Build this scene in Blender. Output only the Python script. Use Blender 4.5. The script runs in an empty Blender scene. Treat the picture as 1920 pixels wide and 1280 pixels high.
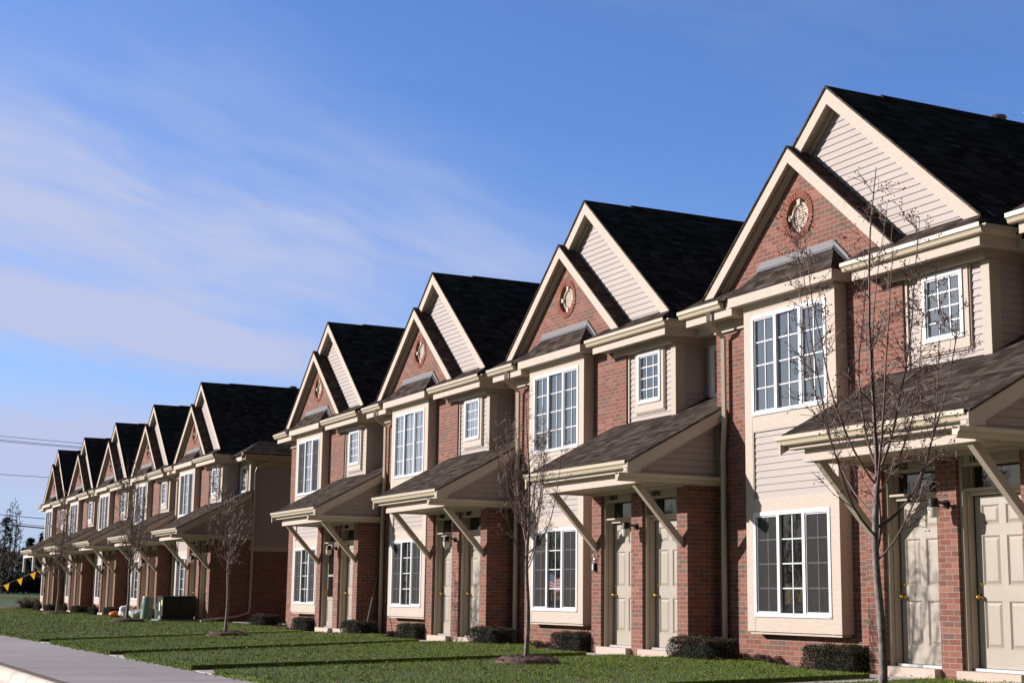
import bpy, math, random
import numpy as np
from mathutils import Vector, Matrix
from mathutils.geometry import tessellate_polygon
R = math.radians
C = bpy.context.scene.collection
scene = bpy.context.scene
rng = random.Random(7)

# ------------------------------------------------------------------ materials
def mat(name, col=(.5,.5,.5), rough=.8, **k):
    m = bpy.data.materials.new(name); m.use_nodes = True
    b = m.node_tree.nodes['Principled BSDF']
    b.inputs['Base Color'].default_value = (*col, 1); b.inputs['Roughness'].default_value = rough
    for a, v in k.items(): b.inputs[a.replace('_', ' ')].default_value = v
    return m
class NT:
    def __init__(s, m): s.t = m.node_tree; s.n = s.t.nodes; s.b = s.n['Principled BSDF']
    def new(s, typ, **k):
        n = s.n.new('ShaderNode' + typ)
        for a, v in k.items():
            if a.startswith('i_'):
                key = a[2:].replace('_', ' ')
                n.inputs[int(key) if key.isdigit() else key].default_value = v
            else: setattr(n, a, v)
        return n
    def link(s, a, b): s.t.links.new(a, b)
    def coord(s, kind='Object'): return s.new('TexCoord').outputs[kind]
    def noise(s, vec, scale, detail=4, rough=.55):
        n = s.new('TexNoise'); n.inputs['Scale'].default_value = scale; n.inputs['Detail'].default_value = detail
        n.inputs['Roughness'].default_value = rough
        if vec is not None: s.link(vec, n.inputs['Vector'])
        return n.outputs['Fac']
    def ramp(s, fac, stops, interp='LINEAR'):
        r = s.new('ValToRGB'); r.color_ramp.interpolation = interp; e = r.color_ramp.elements
        while len(e) < len(stops): e.new(.5)
        for i, (p, c) in enumerate(stops):
            e[i].position = p; e[i].color = (*c, 1) if len(c) == 3 else c
        s.link(fac, r.inputs[0]); return r.outputs[0]
    def mix(s, f, a, b, mode='MIX'):
        m = s.new('Mix', data_type='RGBA', blend_type=mode)
        for sock, v in ((m.inputs[0], f), (m.inputs[6], a), (m.inputs[7], b)):
            if hasattr(v, 'is_linked') or hasattr(v, 'links'): s.link(v, sock)
            elif isinstance(v, (int, float)): sock.default_value = v
            else: sock.default_value = (*v, 1)
        return m.outputs[2]
    def math(s, op, a, b=None, clamp=False):
        m = s.new('Math', operation=op, use_clamp=clamp)
        for sock, v in ((m.inputs[0], a), (m.inputs[1], b)):
            if v is None: continue
            if isinstance(v, (int, float)): sock.default_value = v
            else: s.link(v, sock)
        return m.outputs[0]
    def mapping(s, vec, sc=(1,1,1), rot=(0,0,0), loc=(0,0,0)):
        m = s.new('Mapping'); m.inputs['Scale'].default_value = sc; m.inputs['Rotation'].default_value = rot; m.inputs['Location'].default_value = loc
        s.link(vec, m.inputs[0]); return m.outputs[0]
    def base(s, c): s.link(c, s.b.inputs['Base Color'])
    def bump(s, h, strength=.3, dist=.01):
        b = s.new('Bump'); b.inputs['Strength'].default_value = strength; b.inputs['Distance'].default_value = dist
        s.link(h, b.inputs['Height']); s.link(b.outputs[0], s.b.inputs['Normal'])

def brick_mat():
    m = mat('brick', rough=.9); n = NT(m); uv = n.coord('UV')
    wob = n.new('VectorMath', operation='ADD'); n.link(uv, wob.inputs[0])
    nz = n.new('TexNoise'); nz.inputs['Scale'].default_value = 9; n.link(uv, nz.inputs['Vector'])
    sc = n.new('VectorMath', operation='SCALE'); n.link(nz.outputs['Color'], sc.inputs[0]); sc.inputs['Scale'].default_value = .006
    n.link(sc.outputs[0], wob.inputs[1])
    b = n.new('TexBrick'); n.link(wob.outputs[0], b.inputs['Vector'])
    b.offset = .5; b.inputs['Scale'].default_value = 1
    b.inputs['Brick Width'].default_value = .206; b.inputs['Row Height'].default_value = .0705
    b.inputs['Mortar Size'].default_value = .0052; b.inputs['Mortar Smooth'].default_value = .25; b.inputs['Bias'].default_value = -.1
    b.inputs['Color1'].default_value = (0,0,0,1); b.inputs['Color2'].default_value = (1,1,1,1); b.inputs['Mortar'].default_value = (.5,.5,.5,1)
    col = n.ramp(b.outputs['Color'], [(0,(.185,.064,.044)),(.22,(.245,.086,.056)),(.36,(.15,.054,.038)),(.5,(.275,.112,.078)),(.62,(.20,.070,.048)),(.70,(.125,.078,.060)),(.84,(.17,.078,.055)),(1,(.105,.07,.056))])
    fine = n.noise(uv, 60, 5); big = n.noise(uv, 1.2, 3)
    col = n.mix(.5, col, n.ramp(fine, [(.3,(.35,.35,.35)),(.7,(.68,.66,.64))]), 'OVERLAY')
    col = n.mix(.22, col, n.ramp(big, [(.3,(.35,.33,.32)),(.7,(.65,.65,.66))]), 'OVERLAY')
    mort = n.mix(fine, (.27,.21,.175), (.36,.29,.245))
    n.base(n.mix(b.outputs['Fac'], col, mort))
    h = n.math('ADD', n.math('SUBTRACT', 1, b.outputs['Fac']), n.math('MULTIPLY', fine, .35))
    n.bump(h, .9, .007); return m
def trim_mat(name, a, b_, dark, knots=True, rough=.75):
    m = mat(name, rough=rough); n = NT(m); uv = n.coord('UV')
    g1 = n.noise(n.mapping(uv, (2.2, 9, 1)), 3.0, 6, .65)
    g2 = n.noise(uv, 34, 4, .6)
    c = n.mix(n.ramp(g1, [(.3,(0,0,0)),(.7,(1,1,1))]), a, b_)
    if knots:
        w = n.new('TexVoronoi'); w.inputs['Scale'].default_value = 1.9; n.link(uv, w.inputs['Vector'])
        k = n.math('MULTIPLY', n.ramp(w.outputs['Distance'], [(.0,(1,1,1)),(.13,(0,0,0))]), n.ramp(g2, [(.42,(0,0,0)),(.6,(1,1,1))]))
        c = n.mix(n.math('MULTIPLY', k, .75), c, dark)
    c = n.mix(n.math('MULTIPLY', n.ramp(g2, [(.52,(0,0,0)),(.75,(1,1,1))]), .30), c, dark)
    n.base(c); n.bump(n.math('ADD', g1, n.math('MULTIPLY', g2, .6)), .35, .004); return m
def shingle_mat():
    m = mat('shingles', rough=.95); n = NT(m); uv = n.coord('UV')
    b = n.new('TexBrick'); n.link(uv, b.inputs['Vector']); b.offset = .37; b.offset_frequency = 2
    b.squash = .7; b.squash_frequency = 3
    b.inputs['Scale'].default_value = 1; b.inputs['Brick Width'].default_value = .24; b.inputs['Row Height'].default_value = .135
    b.inputs['Mortar Size'].default_value = .004; b.inputs['Mortar Smooth'].default_value = .6
    b.inputs['Color1'].default_value = (0,0,0,1); b.inputs['Color2'].default_value = (1,1,1,1); b.inputs['Mortar'].default_value = (0,0,0,1)
    c = n.ramp(b.outputs['Color'], [(0,(.040,.031,.028)),(.4,(.064,.050,.044)),(.75,(.082,.065,.056)),(1,(.115,.092,.078))])
    streak = n.noise(n.mapping(uv, (.9, 7, 1)), 1.6, 5)
    c = n.mix(.75, c, n.ramp(streak, [(.3,(.3,.3,.3)),(.7,(.72,.7,.7))]), 'OVERLAY')
    g = n.noise(uv, 130, 3); c = n.mix(.35, c, n.ramp(g, [(.3,(.2,.2,.2)),(.7,(.8,.8,.8))]), 'OVERLAY')
    n.base(n.mix(n.math('MULTIPLY', b.outputs['Fac'], .75), c, (.012,.011,.012)))
    n.bump(n.math('ADD', n.math('SUBTRACT', 1, b.outputs['Fac']), n.math('MULTIPLY', g, .5)), .6, .008)
    n.b.inputs['Specular IOR Level'].default_value = .0; return m
def siding_mat(name, a, b_):
    m = mat(name, rough=.6); n = NT(m); uv = n.coord('UV')
    g = n.noise(n.mapping(uv, (1.5, 22, 1)), 2.2, 4); big = n.noise(uv, .7, 2)
    c = n.mix(g, a, b_); c = n.mix(.15, c, n.ramp(big, [(.3,(.3,.3,.3)),(.7,(.7,.7,.7))]), 'OVERLAY')
    n.base(c); n.bump(g, .12, .003); return m
def concrete_mat(name, a, b_, joints=None, rough=.9, axis='X'):
    m = mat(name, rough=rough); n = NT(m); o = n.coord('Object')
    big = n.noise(o, .8, 6, .6); fine = n.noise(o, 45, 4, .7)
    c = n.mix(n.ramp(big, [(.3,(0,0,0)),(.7,(1,1,1))]), a, b_)
    c = n.mix(.3, c, n.ramp(fine, [(.3,(.3,.3,.3)),(.7,(.7,.7,.7))]), 'OVERLAY')
    if joints:
        s = n.new('SeparateXYZ'); n.link(o, s.inputs[0])
        f = n.math('FRACT', n.math('DIVIDE', s.outputs[axis], joints))
        d = n.math('ABSOLUTE', n.math('SUBTRACT', f, .5))
        line = n.ramp(d, [(.474,(0,0,0)),(.482,(1,1,1))])
        cell = n.new('TexWhiteNoise', noise_dimensions='1D'); n.link(n.math('FLOOR', n.math('ADD', n.math('DIVIDE', s.outputs[axis], joints), .5)), cell.inputs['W'])
        c = n.mix(.4, c, n.ramp(cell.outputs['Value'], [(0,(.35,.35,.36)),(1,(.62,.61,.6))]), 'OVERLAY')
        c = n.mix(n.math('MULTIPLY', line, .62), c, (.10,.085,.08))
        st = n.noise(n.mapping(o, (.6, 2.5, 1)), 1.3, 5); c = n.mix(n.ramp(st, [(.58,(0,0,0)),(.8,(.4,.4,.4))]), c, (.17,.14,.12))
    n.base(c); n.bump(fine, .3, .004); return m
def noisy(name, a, b_, scale=8, rough=.9, bump=.3, bd=.01, detail=5, **k):
    m = mat(name, rough=rough, **k); n = NT(m); o = n.coord('Object'); f = n.noise(o, scale, detail, .65)
    n.base(n.mix(n.ramp(f, [(.32,(0,0,0)),(.68,(1,1,1))]), a, b_)); n.bump(f, bump, bd); return m
def glass_mat(name, base, spec_ior=1.9, rough=.015, stripes=None):
    m = mat(name, base, rough); n = NT(m); n.b.inputs['IOR'].default_value = spec_ior
    o = n.coord('UV')
    if stripes:
        w = n.new('TexWave', wave_type='BANDS', bands_direction='X'); w.inputs['Scale'].default_value = 3.2; w.inputs['Distortion'].default_value = .4
        n.link(o, w.inputs['Vector']); n.base(n.mix(w.outputs['Fac'], base, stripes))
    # slight waviness of real panes
    f = n.noise(o, 1.6, 1); b = n.new('Bump'); b.inputs['Strength'].default_value = .05; b.inputs['Distance'].default_value = .02
    n.link(f, b.inputs['Height']); n.link(b.outputs[0], n.b.inputs['Normal']); return m
M = {}
M['brick'] = brick_mat()
M['cedar'] = trim_mat('rough_cream_board', (.475,.388,.320), (.555,.465,.395), (.25,.18,.13))
M['trim'] = trim_mat('painted_tan_trim', (.40,.33,.255), (.445,.375,.295), (.28,.21,.15), knots=False, rough=.6)
M['gutter'] = mat('cream_gutter_enamel', (.50,.42,.31), .35)
M['shingle'] = shingle_mat()
M['siding'] = siding_mat('beige_vinyl_siding', (.335,.275,.25), (.375,.312,.287))
M['siding_side'] = M['siding']
M['white'] = mat('white_vinyl', (.70,.70,.72), .35)
M['glass'] = glass_mat('window_glass', (.014,.018,.026), 3.6)
M['glass_curtain'] = glass_mat('glass_over_curtains', (.03,.035,.045), 3.4, stripes=(.085,.09,.105))
M['glass_blind'] = glass_mat('glass_over_blinds', (.10,.12,.15), 2.6, stripes=(.36,.38,.43))
M['glass_dark'] = glass_mat('dark_window_glass', (.008,.009,.010), 1.7)
M['flash'] = mat('grey_sheet_metal', (.145,.135,.145), .65, Metallic=.1)
M['door'] = noisy('beige_door_paint', (.335,.285,.235), (.37,.32,.265), 3, .5, .05)
M['brass'] = mat('brass', (.80,.52,.14), .22, Metallic=1.0)
M['dark_metal'] = mat('dark_bronze_metal', (.03,.025,.022), .45, Metallic=.4)
M['lens'] = mat('frosted_lamp_lens', (.62,.56,.48), .35)
M['black'] = mat('black_paint', (.008,.008,.008), .6)
M['rubber'] = mat('dark_weatherstrip', (.03,.03,.025), .8)
M['ringbrick'] = noisy('oculus_brick', (.20,.060,.038), (.27,.085,.052), 14, .9, .4)
M['step'] = concrete_mat('step_concrete', (.46,.365,.30), (.53,.43,.36))
M['metal'] = mat('galvanised_metal', (.55,.55,.57), .35, Metallic=.85)
def screen_mat():
    m = mat('insect_screen', (.030,.028,.028), .9); n = NT(m)
    t = n.new('BsdfTransparent'); x = n.new('MixShader'); x.inputs[0].default_value = .66
    out = [q for q in n.n if q.type == 'OUTPUT_MATERIAL'][0]
    n.link(t.outputs[0], x.inputs[1]); n.link(n.b.outputs[0], x.inputs[2]); n.link(x.outputs[0], out.inputs[0]); return m
M['screen'] = screen_mat()

# ------------------------------------------------------------------ mesh builder
class MB:
    def __init__(s): s.v = []; s.f = []
    def poly(s, pts):
        i = len(s.v); s.v += [tuple(p) for p in pts]; s.f.append(tuple(range(i, i + len(pts)))); return s
    def box(s, x0, x1, y0, y1, z0, z1):
        if x0 > x1: x0, x1 = x1, x0
        if y0 > y1: y0, y1 = y1, y0
        if z0 > z1: z0, z1 = z1, z0
        i = len(s.v)
        s.v += [(x0,y0,z0),(x1,y0,z0),(x1,y1,z0),(x0,y1,z0),(x0,y0,z1),(x1,y0,z1),(x1,y1,z1),(x0,y1,z1)]
        s.f += [tuple(i + k for k in q) for q in ((0,3,2,1),(4,5,6,7),(0,1,5,4),(1,2,6,5),(2,3,7,6),(3,0,4,7))]; return s
    def prism(s, prof, axis, a, b):
        """closed profile of (p,q) swept along axis: x->(y,z), y->(x,z), z->(x,y)"""
        def P(p, t): return {'x': (t, p[0], p[1]), 'y': (p[0], t, p[1]), 'z': (p[0], p[1], t)}[axis]
        n = len(prof); i = len(s.v)
        s.v += [P(p, a) for p in prof] + [P(p, b) for p in prof]
        for k in range(n):
            l = (k + 1) % n; s.f.append((i + k, i + l, i + n + l, i + n + k))
        tri = tessellate_polygon([[Vector((p[0], p[1], 0)) for p in prof]])
        for t in tri: s.f.append(tuple(i + k for k in t)); s.f.append(tuple(i + n + k for k in reversed(t)))
        return s
    def slab(s, pts, t=.03):
        """planar polygon given thickness downwards along its normal"""
        p = [Vector(q) for q in pts]; n = (p[1] - p[0]).cross(p[2] - p[0]).normalized()
        if n.z < 0: p.reverse(); n = -n
        q = [a - n * t for a in p]; i = len(s.v); k = len(p)
        s.v += [tuple(a) for a in p] + [tuple(a) for a in q]
        s.f.append(tuple(range(i, i + k))); s.f.append(tuple(reversed(range(i + k, i + 2 * k))))
        for a in range(k):
            b = (a + 1) % k; s.f.append((i + b, i + a, i + k + a, i + k + b))
        return s
    def tube(s, path, r, sides=8, cap=True):
        path = [Vector(p) for p in path]; rs = r if isinstance(r, (list, tuple)) else [r] * len(path)
        rings = []; up = None
        for k, p in enumerate(path):
            d = (path[min(k + 1, len(path) - 1)] - path[max(k - 1, 0)]).normalized()
            if up is None: up = d.orthogonal().normalized()
            up = (up - d * up.dot(d)); up = up.normalized() if up.length > 1e-6 else d.orthogonal().normalized()
            w = d.cross(up); i = len(s.v); rings.append(i)
            for a in range(sides):
                t = 2 * math.pi * a / sides + math.pi / sides
                s.v.append(tuple(p + (up * math.cos(t) + w * math.sin(t)) * rs[k]))
        for k in range(len(rings) - 1):
            for a in range(sides):
                b = (a + 1) % sides
                s.f.append((rings[k] + a, rings[k] + b, rings[k + 1] + b, rings[k + 1] + a))
        if cap:
            s.f.append(tuple(reversed(range(rings[0], rings[0] + sides)))); s.f.append(tuple(range(rings[-1], rings[-1] + sides)))
        return s
    def lathe(s, prof, seg=20, at=(0,0,0), axis='z'):
        i = len(s.v)
        for (r, z) in prof:
            for a in range(seg):
                t = 2 * math.pi * a / seg; x, y = r * math.cos(t), r * math.sin(t)
                p = (x, y, z) if axis == 'z' else (x, z, y)
                s.v.append((p[0] + at[0], p[1] + at[1], p[2] + at[2]))
        for k in range(len(prof) - 1):
            for a in range(seg):
                b = (a + 1) % seg; q = (i + k*seg + a, i + k*seg + b, i + (k+1)*seg + b, i + (k+1)*seg + a)
                s.f.append(q if axis == 'z' else q[::-1])
        return s
    def mesh(s, name, smooth=False):
        me = bpy.data.meshes.new(name); me.from_pydata(s.v, [], s.f); me.validate()
        uvl = me.uv_layers.new(name='UVMap'); co = np.empty(len(me.vertices) * 3); me.vertices.foreach_get('co', co); co = co.reshape(-1, 3)
        uv = np.zeros((len(me.loops), 2))
        for p in me.polygons:
            n = p.normal; idx = list(p.vertices); q = co[idx]
            if abs(n.z) > .97: u = q[:, 0]; v = q[:, 1]
            else:
                t = Vector((0,0,1)).cross(n).normalized(); w = n.cross(t)
                # keep horizontal axis sign stable
                if abs(t.x) >= abs(t.y): t = t if t.x > 0 else -t
                else: t = t if t.y > 0 else -t
                u = q @ np.array(t); v = q @ np.array(w if w.z > 0 else -w)
            uv[p.loop_start:p.loop_start + p.loop_total, 0] = u; uv[p.loop_start:p.loop_start + p.loop_total, 1] = v
        uvl.data.foreach_set('uv', uv.ravel())
        if smooth: me.polygons.foreach_set('use_smooth', [True] * len(me.polygons))
        return me
def bevel_angle(me): pass
def link(name, me, m, parent=None, loc=(0,0,0)):
    o = bpy.data.objects.new(name, me); C.objects.link(o)
    if m is not None and not me.materials: me.materials.append(m)
    if parent is not None: o.parent = parent
    o.location = loc; return o
def tag(o, label, cat, group=None, kind=None):
    if label: o['label'] = label
    if cat: o['category'] = cat
    if group: o['group'] = group
    if kind: o['kind'] = kind
    return o
def empty(name, loc=(0,0,0), rz=0):
    o = bpy.data.objects.new(name, None); o.empty_display_size = .2; C.objects.link(o); o.location = loc; o.rotation_euler = (0,0,rz); return o
def structure(name, me, m):
    o = link(name, me, m); o['kind'] = 'structure'; return o

# ------------------------------------------------------------------ siding
def clip(poly, z, keep_above):
    out = []
    for k in range(len(poly)):
        a, b = poly[k], poly[(k + 1) % len(poly)]
        ia, ib = (a[1] >= z) == keep_above, (b[1] >= z) == keep_above
        if ia: out.append(a)
        if ia != ib:
            t = (z - a[1]) / (b[1] - a[1]); out.append((a[0] + t * (b[0] - a[0]), z))
    return out
def lap(mb, poly, plane, at, out=.014, exposure=.105, z_start=None):
    """lap siding clipped to a convex polygon of (u,z); plane 'y' faces -Y at y=at, 'x' faces +X at x=at"""
    z0 = min(p[1] for p in poly) if z_start is None else z_start; z1 = max(p[1] for p in poly)
    def P(u, z, d): return (u, at - d, z) if plane == 'y' else (at + d, u, z)
    z = z0
    while z < z1 - 1e-4:
        q = clip(clip(poly, z, True), z + exposure, False)
        if len(q) >= 3:
            pts = [P(u, zz, out * (1 - (zz - z) / exposure)) for u, zz in q]
            area = sum(q[k][0] * q[(k+1) % len(q)][1] - q[(k+1) % len(q)][0] * q[k][1] for k in range(len(q)))
            if abs(area) > 1e-5:
                flip = (area < 0) if plane == 'y' else (area < 0)
                mb.poly(pts[::-1] if flip else pts)
                low = [u for u, zz in q if abs(zz - z) < 1e-5]
                if len(low) >= 2:
                    a, b = min(low), max(low)
                    mb.poly([P(a, z, 0), P(b, z, 0), P(b, z, out), P(a, z, out)])
                    # rounded drip lip standing below the lap
        z += exposure
    return mb
GUT = [(0,0),(-.062,0),(-.078,.012),(-.086,.045),(-.098,.066),(-.118,.072),(-.118,.125),(-.106,.128),(-.104,.095),(-.012,.095),(0,.128)]
def gutter_front(mb, x0, x1, yf, zt):   # yf: front lip y, zt: top z
    return mb.prism([(yf + .118 + p, zt - .128 + q) for p, q in GUT], 'x', x0, x1)
def gutter_side(mb, y0, y1, xf, zt):
    return mb.prism([(xf - .118 - p, zt - .128 + q) for p, q in GUT], 'y', y0, y1)

# ------------------------------------------------------------------ townhouse
PER = 7.4; GAP = 6.315
CACHE = {}
def cached(key, fn):
    if key not in CACHE: CACHE[key] = fn()
    return CACHE[key]
def part(parent, name, m, fn, key=None, label=None, smooth=False):
    me = cached(key or name, lambda: (lambda b: b.mesh(name, smooth))(fn(MB())))
    o = link(name, me, m, parent)
    if label: o['label'] = label
    return o
XG, ZF, SF = -1.677, 7.725, .849       # front gable apex, slope
XR, ZR, SR = -.847, 8.435, .864        # rear gable
VX, VZ, VR = -1.682, 6.675, .272       # oculus
def f_brick_wall(b):
    outer = [(-3.91,0),(.6,0),(.6,5.62),(.45,5.78),(XG,7.58),(-3.75,5.82),(-3.91,5.70)]
    hole = [(VX + VR * math.cos(2*math.pi*k/40), VZ + VR * math.sin(2*math.pi*k/40)) for k in range(40)]
    loops = [[Vector((x, z, 0)) for x, z in outer], [Vector((x, z, 0)) for x, z in reversed(hole)]]
    allp = outer + list(reversed(hole)); i = len(b.v)
    b.v += [(x, 0, z) for x, z in allp]
    for t in tessellate_polygon(loops):
        a = Vector(b.v[i+t[0]]); n = (Vector(b.v[i+t[1]]) - a).cross(Vector(b.v[i+t[2]]) - a)
        b.f.append(tuple(i + k for k in (t if n.y < 0 else t[::-1])))
    for k in range(40):
        a, c = hole[k], hole[(k+1) % 40]
        b.poly([(a[0], 0, a[1]), (a[0], .14, a[1]), (c[0], .14, c[1]), (c[0], 0, c[1])])
    # right return, left return, back
    b.poly([(.6,0,0),(.6,.3,0),(.6,.3,5.62),(.6,0,5.62)])
    b.poly([(-3.91,.66,0),(-3.91,0,0),(-3.91,0,5.7),(-3.91,.66,5.7)])
    return b
def f_ring(b):
    n = 34
    for k in range(n):
        a0, a1 = 2*math.pi*(k+.09)/n, 2*math.pi*(k+.91)/n; r0, r1 = VR - .004, .372
        j = .006 * math.sin(k * 5.3)
        q = [(r0, a0), (r1, a0), (r1, a1), (r0, a1)]
        i = len(b.v)
        for y in (.10, -.018 - j*.6):
            for r, a in q: b.v.append((VX + r*math.cos(a), y, VZ + r*math.sin(a)))
        b.f += [tuple(i + t for t in f) for f in ((4,5,6,7),(0,1,5,4),(1,2,6,5),(2,3,7,6),(3,0,4,7))]
    return b
def f_ring_mortar(b):
    prof = [(VR + .002, .1), (VR + .002, -.006), (.366, -.006), (.366, .1)]
    return b.lathe(prof, 48, (VX, 0, VZ), 'y')
def f_vent(b):
    b.lathe([(VR, .075), (.215, .07), (.205, .035), (.175, .03), (.165, .075)], 40, (VX, 0, VZ), 'y')
    b.poly([(VX + .2*math.cos(-2*math.pi*k/24), .066, VZ + .2*math.sin(-2*math.pi*k/24)) for k in range(24)])
    for k in range(-4, 4):   # louvres
        z = VZ + k * .043 + .02; h = math.sqrt(max(0, .17**2 - (z - VZ)**2))
        b.prism([(.066, z + .02), (.050, z - .017), (.060, z - .021), (.07, z + .014)], 'x', VX - h, VX + h)
    for a in range(4):       # keystones
        t = a * math.pi / 2; c, s_ = math.cos(t), math.sin(t); i = len(b.v)
        for y in (.075, .008):
            for r, w in ((.165, -.028), (.255, -.045), (.255, .045), (.165, .028)):
                b.v.append((VX + r*c - w*s_, y, VZ + r*s_ + w*c))
        b.f += [tuple(i + q for q in f) for f in ((4,5,6,7),(0,1,5,4),(1,2,6,5),(2,3,7,6),(3,0,4,7))]
    return b
def f_gable_siding(b):
    poly = [(-3.9, 5.72), (2.25, 5.72), (2.25, 5.80), (XR, ZR - .18), (-3.9, 5.80)]
    return lap(b, poly, 'y', .13, .014, .105)
def rake(b, xa, za, slope, x_foot_l, x_foot_r, zcut, th, y0, y1):
    th2 = th / slope
    b.prism([(x_foot_l, zcut), (xa, za), (xa, za - th), (x_foot_l + th2, zcut)], 'y', y0, y1)
    b.prism([(x_foot_r, zcut), (x_foot_r - th2, zcut), (xa, za - th), (xa, za)], 'y', y0, y1)
    return b
def f_rake_front(b):
    rake(b, XG, ZF, SF, XG - (ZF-5.74)/SF, XG + (ZF-5.74)/SF, 5.74, .25, -.185, -.145)
    rake(b, XG, ZF - .012, SF, XG - (ZF-5.77)/SF, XG + (ZF-5.77)/SF, 5.76, .19, -.145, -.003)    # soffit box
    rake(b, XG, ZF - .19, SF, XG - (ZF-.19-5.77)/SF, XG + (ZF-.19-5.77)/SF, 5.762, .13, -.03, -.004)
    return b
def f_rake_rear(b):
    rake(b, XR, ZR, SR, XR - (ZR-5.80)/SR, XR + (ZR-5.80)/SR, 5.80, .262, -.075, -.035)
    rake(b, XR, ZR - .012, SR, XR - (ZR-5.83)/SR, XR + (ZR-5.83)/SR, 5.82, .2, -.035, .128)
    rake(b, XR, ZR - .2, SR, XR - (ZR-.2-5.83)/SR, XR + (ZR-.2-5.83)/SR, 5.822, .12, .085, .112)
    return b
def f_front_roof(b):
    for sgn in (-1, 1):
        xf = XG + sgn * (ZF + .02 - 5.70) / SF
        b.slab([(XG, -.205, ZF + .02), (xf, -.205, 5.70), (xf, .13, 5.70), (XG, .13, ZF + .02)], .028)
    return b
def f_main_roof(b):
    zt = ZR + .022
    xe = 2.525; ze = zt - SR * (xe - XR); xl = -3.93; zl = zt - SR * (XR - xl)
    xf = XR + (zt - 5.80) / SR
    b.slab([(XR, -.095, zt), (xf, -.095, 5.80), (xe, -.43, ze), (xe, 5.3, ze), (XR, 5.3, zt)], .03)
    b.slab([(XR, -.095, zt), (xl, -.095, zl), (xl, 5.3, zl), (XR, 5.3, zt)], .03)
    b.prism([(XR - .12, zt - .09), (XR, zt + .028), (XR + .12, zt - .09), (XR + .11, zt - .1), (XR, zt), (XR - .11, zt - .1)], 'y', .95, 5.3)
    b.slab([(-3.93, 5.3, zt - .01), (3.47, 5.3, zt - .01), (3.47, 10.9, 5.30), (-3.93, 10.9, 5.30)], .03)
    return b
def zfs(y): return 5.585 + .57 * (y - .3)
def f_main_slope(b):
    y1 = 5.3; return b.slab([(1.6, .19, zfs(.19)), (4.0, .19, zfs(.19)), (4.0, y1, zfs(y1)), (-2.9, y1, zfs(y1)), (-1.0, 2.2, zfs(2.2))], .03)
def f_main_slope_end(b):
    y1 = 5.3; k = -2.8 / 1.66; xh = lambda y: 3.9 + k * (y - .3)
    b.slab([(1.6, .19, zfs(.19)), (xh(.19), .19, zfs(.19)), (xh(3.4), 3.4, zfs(3.4)), (-1.3, 3.4, zfs(3.4))], .03)
    b.slab([(xh(.19), .19, zfs(.19)), (xh(.19), 5.5, zfs(.19)), (xh(3.4), 5.5, zfs(3.4)), (xh(3.4), 3.4, zfs(3.4))], .03)
    return b
def f_pent(b):
    # eave returns below the gables
    s = .57; y0, y1 = -.43, .135; z0 = 5.585; z1 = z0 + s * (y1 - y0)
    return b.slab([(-.165, y0, z0), (2.465, y0, z0), (2.09, y1, z1), (-.165, y1, z1)], .028)
def f_pent_left(b):
    s = .57; y0, y1 = -.43, .135; z0 = 5.585; z1 = z0 + s * (y1 - y0)
    b.slab([(-4.40, y0, z0), (-3.02, y0, z0), (-3.02, y1, z1), (-4.40, y1, z1)], .028)
    return b
def f_eave(b):
    b.box(-.05, 2.436, -.33, -.30, 5.325, 5.47)
    b.box(-.05, 2.406, -.30, .12, 5.36, 5.385); b.box(2.15, 2.406, .12, .66, 5.36, 5.385)
    b.box(2.406, 2.436, -.30, .33, 5.325, 5.47)
    b.box(2.436, 3.49, .33, .66, 5.35, 5.38); return b.box(2.436, 3.49, .30, .33, 5.325, 5.46)
def f_eave_left(b):
    b.box(-4.30, -3.167, -.33, -.30, 5.325, 5.47)
    b.box(-4.30, -3.197, -.30, .10, 5.36, 5.385)
    b.box(-3.167, -2.992, -.33, -.003, 5.325, 5.57); b.box(-3.197, -3.167, -.30, -.003, 5.325, 5.56)
    return b.box(-4.27, -4.24, -.30, .30, 5.33, 5.36)
def f_frieze(b):
    b.box(.226, 2.20, -.055, -.03, 5.262, 5.36); b.box(.20, 2.225, -.075, -.03, 5.235, 5.262)
    b.box(.64, 2.172, -.03, .05, 5.24, 5.36)
    b.box(2.175, 2.203, -.028, .66, 5.255, 5.36)
    b.box(2.20, 3.48, .62, .65, 5.2, 5.36)
    return b
def f_frieze_left(b): b.box(-3.9, -3.0, -.03, -.003, 5.20, 5.36); return b.box(-3.9, -3.02, -.05, -.003, 5.17, 5.20)
def f_gutter_main(b):
    gutter_front(b, -.171, 2.554, -.447, 5.586); return gutter_side(b, -.329, .30, 2.554, 5.586)
def f_gutter_left(b): return gutter_front(b, -4.406, -3.20, -.447, 5.586)
def f_gutter_recess(b): return gutter_front(b, 2.556, 3.485, .30, 5.583)
def f_bump(b):       # siding-clad box beside the brick gable
    lap(b, [(.655, 3.90), (2.065, 3.90), (2.065, 5.25), (.655, 5.25)], 'y', .062, .014, .1)
    lap(b, [(.20, 3.90), (.66, 3.90), (.66, 5.27), (.20, 5.27)], 'x', 2.20, .014, .1)
    b.poly([(.62,.3,3.9),(.62,.062,3.9),(.62,.062,5.25),(.62,.3,5.25)]); return b
def f_bump_trim(b):
    b.box(.60, .66, .028, .07, 3.88, 5.245)
    return b
def f_bump_corner(b): b.box(2.065, 2.213, .022, .062, 3.88, 5.245); return b.box(2.19, 2.2135, .062, .20, 3.88, 5.245)
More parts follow.
